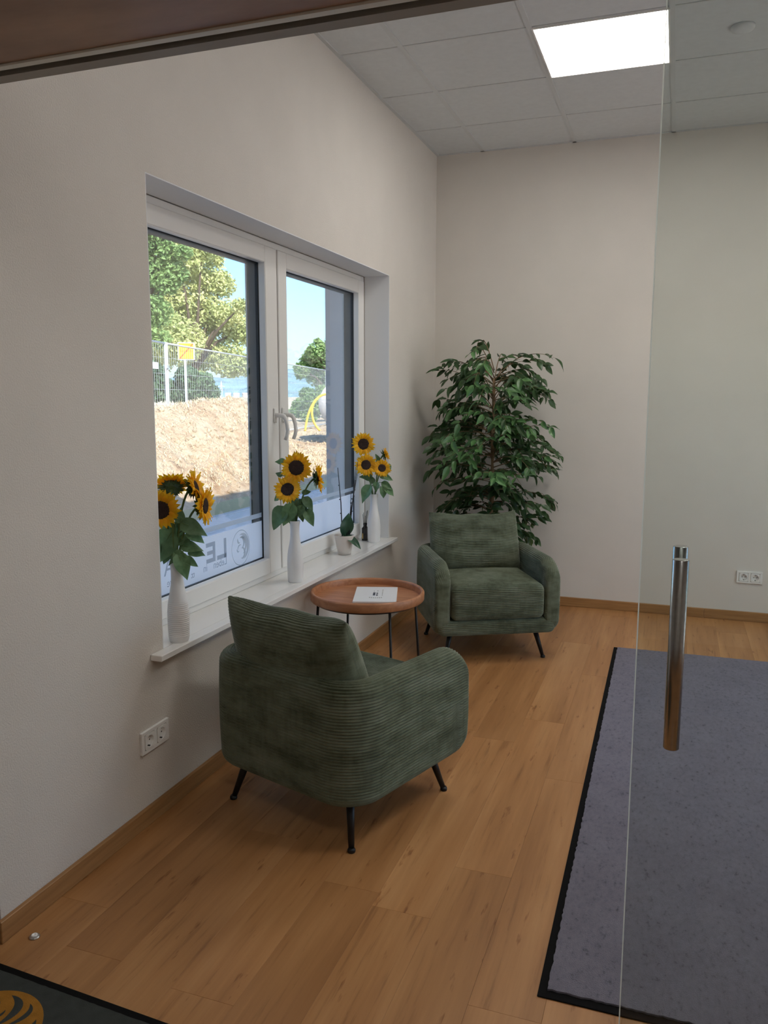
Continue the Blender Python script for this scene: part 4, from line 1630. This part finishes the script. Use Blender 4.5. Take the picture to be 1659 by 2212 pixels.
# construction fence: panels along a line
f0 = Vector((-6.72, 6.45, 0))
fd = Vector((-.2223, .975, 0)).normalized()
PLn, PH = 7.25, 2.0
names = ['mesh fence panel at the left edge of the window view, carrying a white plate', 'mesh fence panel right of the paired posts, in front of the orange sign',
         'farthest mesh fence panel, crossing the right-hand window pane']
for k in range(-1, 2):
    s0 = f0 + fd * (k * (PLn + .09))
    gz = .42
    t_ = thing('fence_panel', names[k + 1], 'fence', (s0.x, s0.y, gz), (0, 0, math.atan2(fd.y, fd.x)), 'temporary construction fence panels')
    fr_ = MB()
    for (a, b) in (((0, 0, 0), (0, 0, PH)), ((PLn, 0, 0), (PLn, 0, PH))):
        MB().tube([a, b], .019, 8).build('post', galv_m, t_)
    MB().tube([(0, 0, PH - .02), (PLn, 0, PH - .02)], .017, 8).build('top_rail', galv_m, t_)
    MB().tube([(0, 0, .12), (PLn, 0, .12)], .017, 8).build('bottom_rail', galv_m, t_)
    ms = MB()
    nw = 72
    for i in range(1, nw):
        x = PLn * i / nw
        ms.tube([(x, 0, .12), (x, 0, PH - .02)], .0030, 4, False)
    for z in np.arange(.38, PH - .1, .27):
        ms.tube([(0, .004, z), (PLn, .004, z)], .0030, 4, False)
    q = ms.build('wire_mesh', galv_m, t_, fix=False)
    q['kind'] = 'stuff'
    MB().box((PLn + .0, -.028, 1.55), (PLn + .09, .028, 1.62), .006).build('clamp', galv_m, t_)
pw = f0 + fd * (-.62)
tag(MB().box((-.52, -.02, -.055), (.10, -.008, .055), .003).build('plate', rail_m, None, (pw.x + .03, pw.y, 2.00), (0, 0, math.atan2(fd.y, fd.x))), 'small blank white plate fixed on the leftmost fence panel', 'plate')

# town-exit sign
sg = thing('road_sign', 'orange square sign with a diagonal red stripe on a grey post', 'road sign', (-9.08, 10.60, .42), (0, 0, R(32)))
MB().tube([(0, .03, -.3), (0, .03, 2.28)], .034, 10).build('post', galv_m, sg)
MB().box((-.185 + .03, -.012, 1.905), (.185 + .03, 0, 2.30), .004).build('border', rail_m, sg)
MB().box((-.170 + .03, -.0135, 1.922), (.170 + .03, -.0118, 2.283)).build('face', signor_m, sg)
c_ = Matrix.Translation((.03, -.015, 2.10)) @ Matrix.Rotation(R(-48), 4, 'Y')
MB().box((-.232, -.001, -.014), (.232, .001, .014), 0, c_).build('stripe', signred_m, sg)
tx = MB()
for i, (h0, h1) in enumerate(((0, .06), (0, .04), (0, .04), (0, .06), (0, .04), (0, .04), (0, .06), (0, .04))):
    x = -.115 + i * .036
    tx.box((x + .02, -.0146, 2.085 + h0), (x + .030, -.0137, 2.085 + h1)).box((x + .02, -.0146, 2.085), (x + .042, -.0137, 2.094))
tx.box((-.13, -.0146, 1.93), (.15, -.0137, 1.938))
tx.build('lettering', signred_m, sg)


def foliage(name, label, blobs, n, size, m, trunk, cat='tree'):
    """blobs: (centre, radii); leaves = small bent quads, one crown"""
    t_ = thing(name, label, cat, trunk[0])
    b0 = Vector(trunk[0])
    vs, fs = [], []
    wts = np.array([b[1][0] * b[1][2] for b in blobs])
    wts = wts / wts.sum()
    ch = rng.choice(len(blobs), n, p=wts)
    for i in range(n):
        c_, rd = blobs[ch[i]]
        d = Vector(rng.normal(size=3)).normalized()
        r_ = rng.uniform(.1, 1.12) ** .6
        p_ = Vector((c_[0] + d.x * rd[0] * r_, c_[1] + d.y * rd[1] * r_, c_[2] + d.z * rd[2] * r_)) - b0
        nn = (d * .6 + Vector((0, 0, .5)) + Vector(rng.normal(size=3)) * .8).normalized()
        x = nn.cross(Vector(rng.normal(size=3))).normalized()
        y = nn.cross(x)
        s_ = size * rng.uniform(.6, 1.3)
        o_ = len(vs)
        vs += [p_ - x * s_, p_ - y * s_ * .55 + nn * s_ * .2, p_ + x * s_, p_ + y * s_ * .55 + nn * s_ * .2]
        fs.append((o_, o_ + 1, o_ + 2, o_ + 3))
    me = bpy.data.meshes.new('foliage')
    me.from_pydata([tuple(q) for q in vs], [], fs)
    me.materials.append(m)
    q = link('foliage', me, t_)
    q['kind'] = 'stuff'
    tkm = MB()
    if trunk[1] > 0:
        top = Vector(trunk[2]) - b0
        tkm.tube([(0, 0, -.3), top * .5, top], [trunk[1], trunk[1] * .8, trunk[1] * .4], 10)
        for c_, rd in blobs[:7]:
            tkm.tube([top * .55, (top * .7 + (Vector(c_) - b0)) / 2, Vector(c_) - b0], [trunk[1] * .45, trunk[1] * .3, trunk[1] * .1], 7)
        tkm.build('trunk', bark_m, t_)
    return t_


def dirpt(px, D, py):
    """helper used while laying out the distant trees: bearing, distance and height of a point"""
    a = .3436 + math.atan((829.5 - px) / 1751.8)
    return (1.686 - math.sin(a) * D, -5.8185 + math.cos(a) * D, 1.4933 + (856 - py) / 1751.8 * D * math.cos(math.atan((829.5 - px) / 1751.8)))


def blobs_for(items, D, rr0):
    out = []
    for (px, py, r_) in items:
        k = D / 1751.8
        c_ = dirpt(px, D + rr0 * random.uniform(-.6, .6), py)
        out.append((c_, (r_ * k, r_ * k, r_ * k * .85)))
    return out


t2 = [(400, 560, 55), (450, 545, 38), (487, 625, 32), (455, 610, 45), (497, 690, 40), (528, 668, 18), (520, 720, 38), (450, 690, 55), (400, 660, 60), (390, 740, 55), (450, 760, 48), (500, 780, 42),
      (535, 790, 26), (420, 810, 30), (540, 730, 20), (482, 575, 14), (540, 715, 12), (340, 780, 40), (350, 700, 45), (390, 480, 45), (330, 600, 50)]
D2 = 32
foliage('linden_tree', 'yellow-green leafy tree filling the left pane behind the fence', blobs_for(t2, D2, 2.0), 36000, .078, tyel_m,
        ((*dirpt(425, D2, 856)[:2], .38), .17, dirpt(430, D2, 700)))
t1 = [(300, 520, 60), (345, 520, 40), (375, 560, 30), (330, 590, 45), (370, 620, 28), (310, 660, 50), (345, 680, 36), (285, 600, 60), (330, 470, 50), (375, 500, 26), (400, 525, 16), (320, 730, 30), (390, 600, 26), (410, 560, 18), (355, 735, 22)]
foliage('maple_tree', 'darker green maple nearer on the left, beside the yellow-green tree', blobs_for(t1, 24, 1.2), 22000, .066, tgreen_m,
        ((*dirpt(290, 24, 856)[:2], .38), .2, dirpt(300, 24, 650)))
t3 = [(690, 762, 24), (712, 778, 30), (672, 782, 22), (735, 760, 40), (655, 800, 18), (690, 810, 30), (720, 815, 34), (650, 812, 10), (668, 765, 8), (690, 742, 9)]
foliage('young_tree', 'green tree at the right of the right-hand pane', blobs_for(t3, 40, 1.5), 12000, .085, tgreen_m,
        ((*dirpt(715, 40, 856)[:2], .38), .16, dirpt(712, 40, 800)))
t4 = [(655, 880, 24), (685, 870, 28), (720, 875, 34), (640, 890, 14), (665, 850, 16), (700, 850, 20), (670, 895, 20)]
foliage('bush', 'low green bush under the tree in the right-hand pane', blobs_for(t4, 34, 1.2), 12000, .07, tgreen_m, ((*dirpt(680, 34, 880)[:2], .38), 0, None), 'bush')
t5 = [(350, 840, 30), (390, 845, 26), (430, 840, 26), (460, 848, 18), (330, 810, 30), (410, 815, 24), (445, 825, 20)]
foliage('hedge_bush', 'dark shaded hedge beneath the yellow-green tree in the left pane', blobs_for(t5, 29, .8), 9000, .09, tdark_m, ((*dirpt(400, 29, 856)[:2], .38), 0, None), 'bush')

# white drum and yellow pipes in the right pane
dc = dirpt(742, 21, 872)
dr = thing('cable_drum', 'pale round drum edge peeping out beside the window reveal outside', 'drum', (dc[0], dc[1], dc[2]), (R(90), 0, R(20)))
MB().lathe([(.10, -.35), (.60, -.35), (.60, -.29), (.34, -.28), (.34, .28), (.60, .29), (.60, .35), (.10, .35)], 40).build('reel', drum_m, dr)
ds_ = 19.0
for nm, pl_ in (('yellow pipe arching down to the left in front of the bush', [(712, 850), (695, 853), (680, 866), (668, 890), (662, 915), (660, 930)]), ('yellow pipe branch curving down to the right by the drum', [(690, 858), (678, 870), (674, 893), (680, 915), (692, 929)])):
    pts = [Vector(dirpt(a, ds_, b)) for a, b in pl_]
    fine = []
    for i in range(len(pts) - 1):
        for k in range(4):
            fine.append(pts[i].lerp(pts[i + 1], k / 4))
    fine.append(pts[-1])
    for _ in range(3):
        fine = [fine[0]] + [(fine[i - 1] + fine[i] * 2 + fine[i + 1]) / 4 for i in range(1, len(fine) - 1)] + [fine[-1]]
    tag(MB().tube(fine, .027, 10).build('drain_pipe', hose_m), nm, 'pipe', 'yellow pipes outside')

# pylon and far houses
pc = dirpt(482, 700, 856)
py_ = thing('pylon', 'pale distant pylon standing before the hills', 'pylon', (pc[0], pc[1], .36), (0, 0, R(32)))
b_ = MB()
for sx in (-1, 1):
    for sy in (-1, 1):
        b_.tube([(sx * 1.1, sy * 1.1, 0), (sx * .2, sy * .2, 13.6)], .16, 5)
for k in range(6):
    z = 1.0 + k * 2.0
    h = 1.1 - .9 * z / 13.6
    for sy in (-1, 1):
        b_.tube([(-h, sy * h, z), (h - .1, sy * h, z + 1.7)], .09, 4)
b_.build('mast', rail_m, py_)
MB().tube([(-3.0, 0, 9.2), (0, 0, 9.6), (3.0, 0, 9.2)], [.12, .26, .12], 5).build('crossarm', rail_m, py_)
for i, (px, wd, lab) in enumerate(((496, 4.5, 'tiny white house farthest left of the far settlement'), (514, 5, 'tiny white house second from left in the far settlement'), (533, 4.5, 'tiny white house third from left in the far settlement'), (552, 5, 'tiny white house at the right of the far settlement'))):
    hc = dirpt(px, 760, 856)
    h_ = thing('far_house', lab, 'house', (hc[0], hc[1], .36), (0, 0, R(25 + 9 * i)), 'far houses below the hills')
    MB().box((-wd / 2, -2, 0), (wd / 2, 2, 2.6)).build('wall', house_m, h_)
    MB().add([(-wd / 2 - .3, -2.3, 2.6), (wd / 2 + .3, -2.3, 2.6), (wd / 2 + .3, 2.3, 2.6), (-wd / 2 - .3, 2.3, 2.6), (-wd / 2 - .3, 0, 4.3), (wd / 2 + .3, 0, 4.3)],
             [(0, 1, 5, 4), (2, 3, 4, 5), (0, 4, 3), (1, 2, 5), (0, 3, 2, 1)]).build('roof', roof_m, h_)
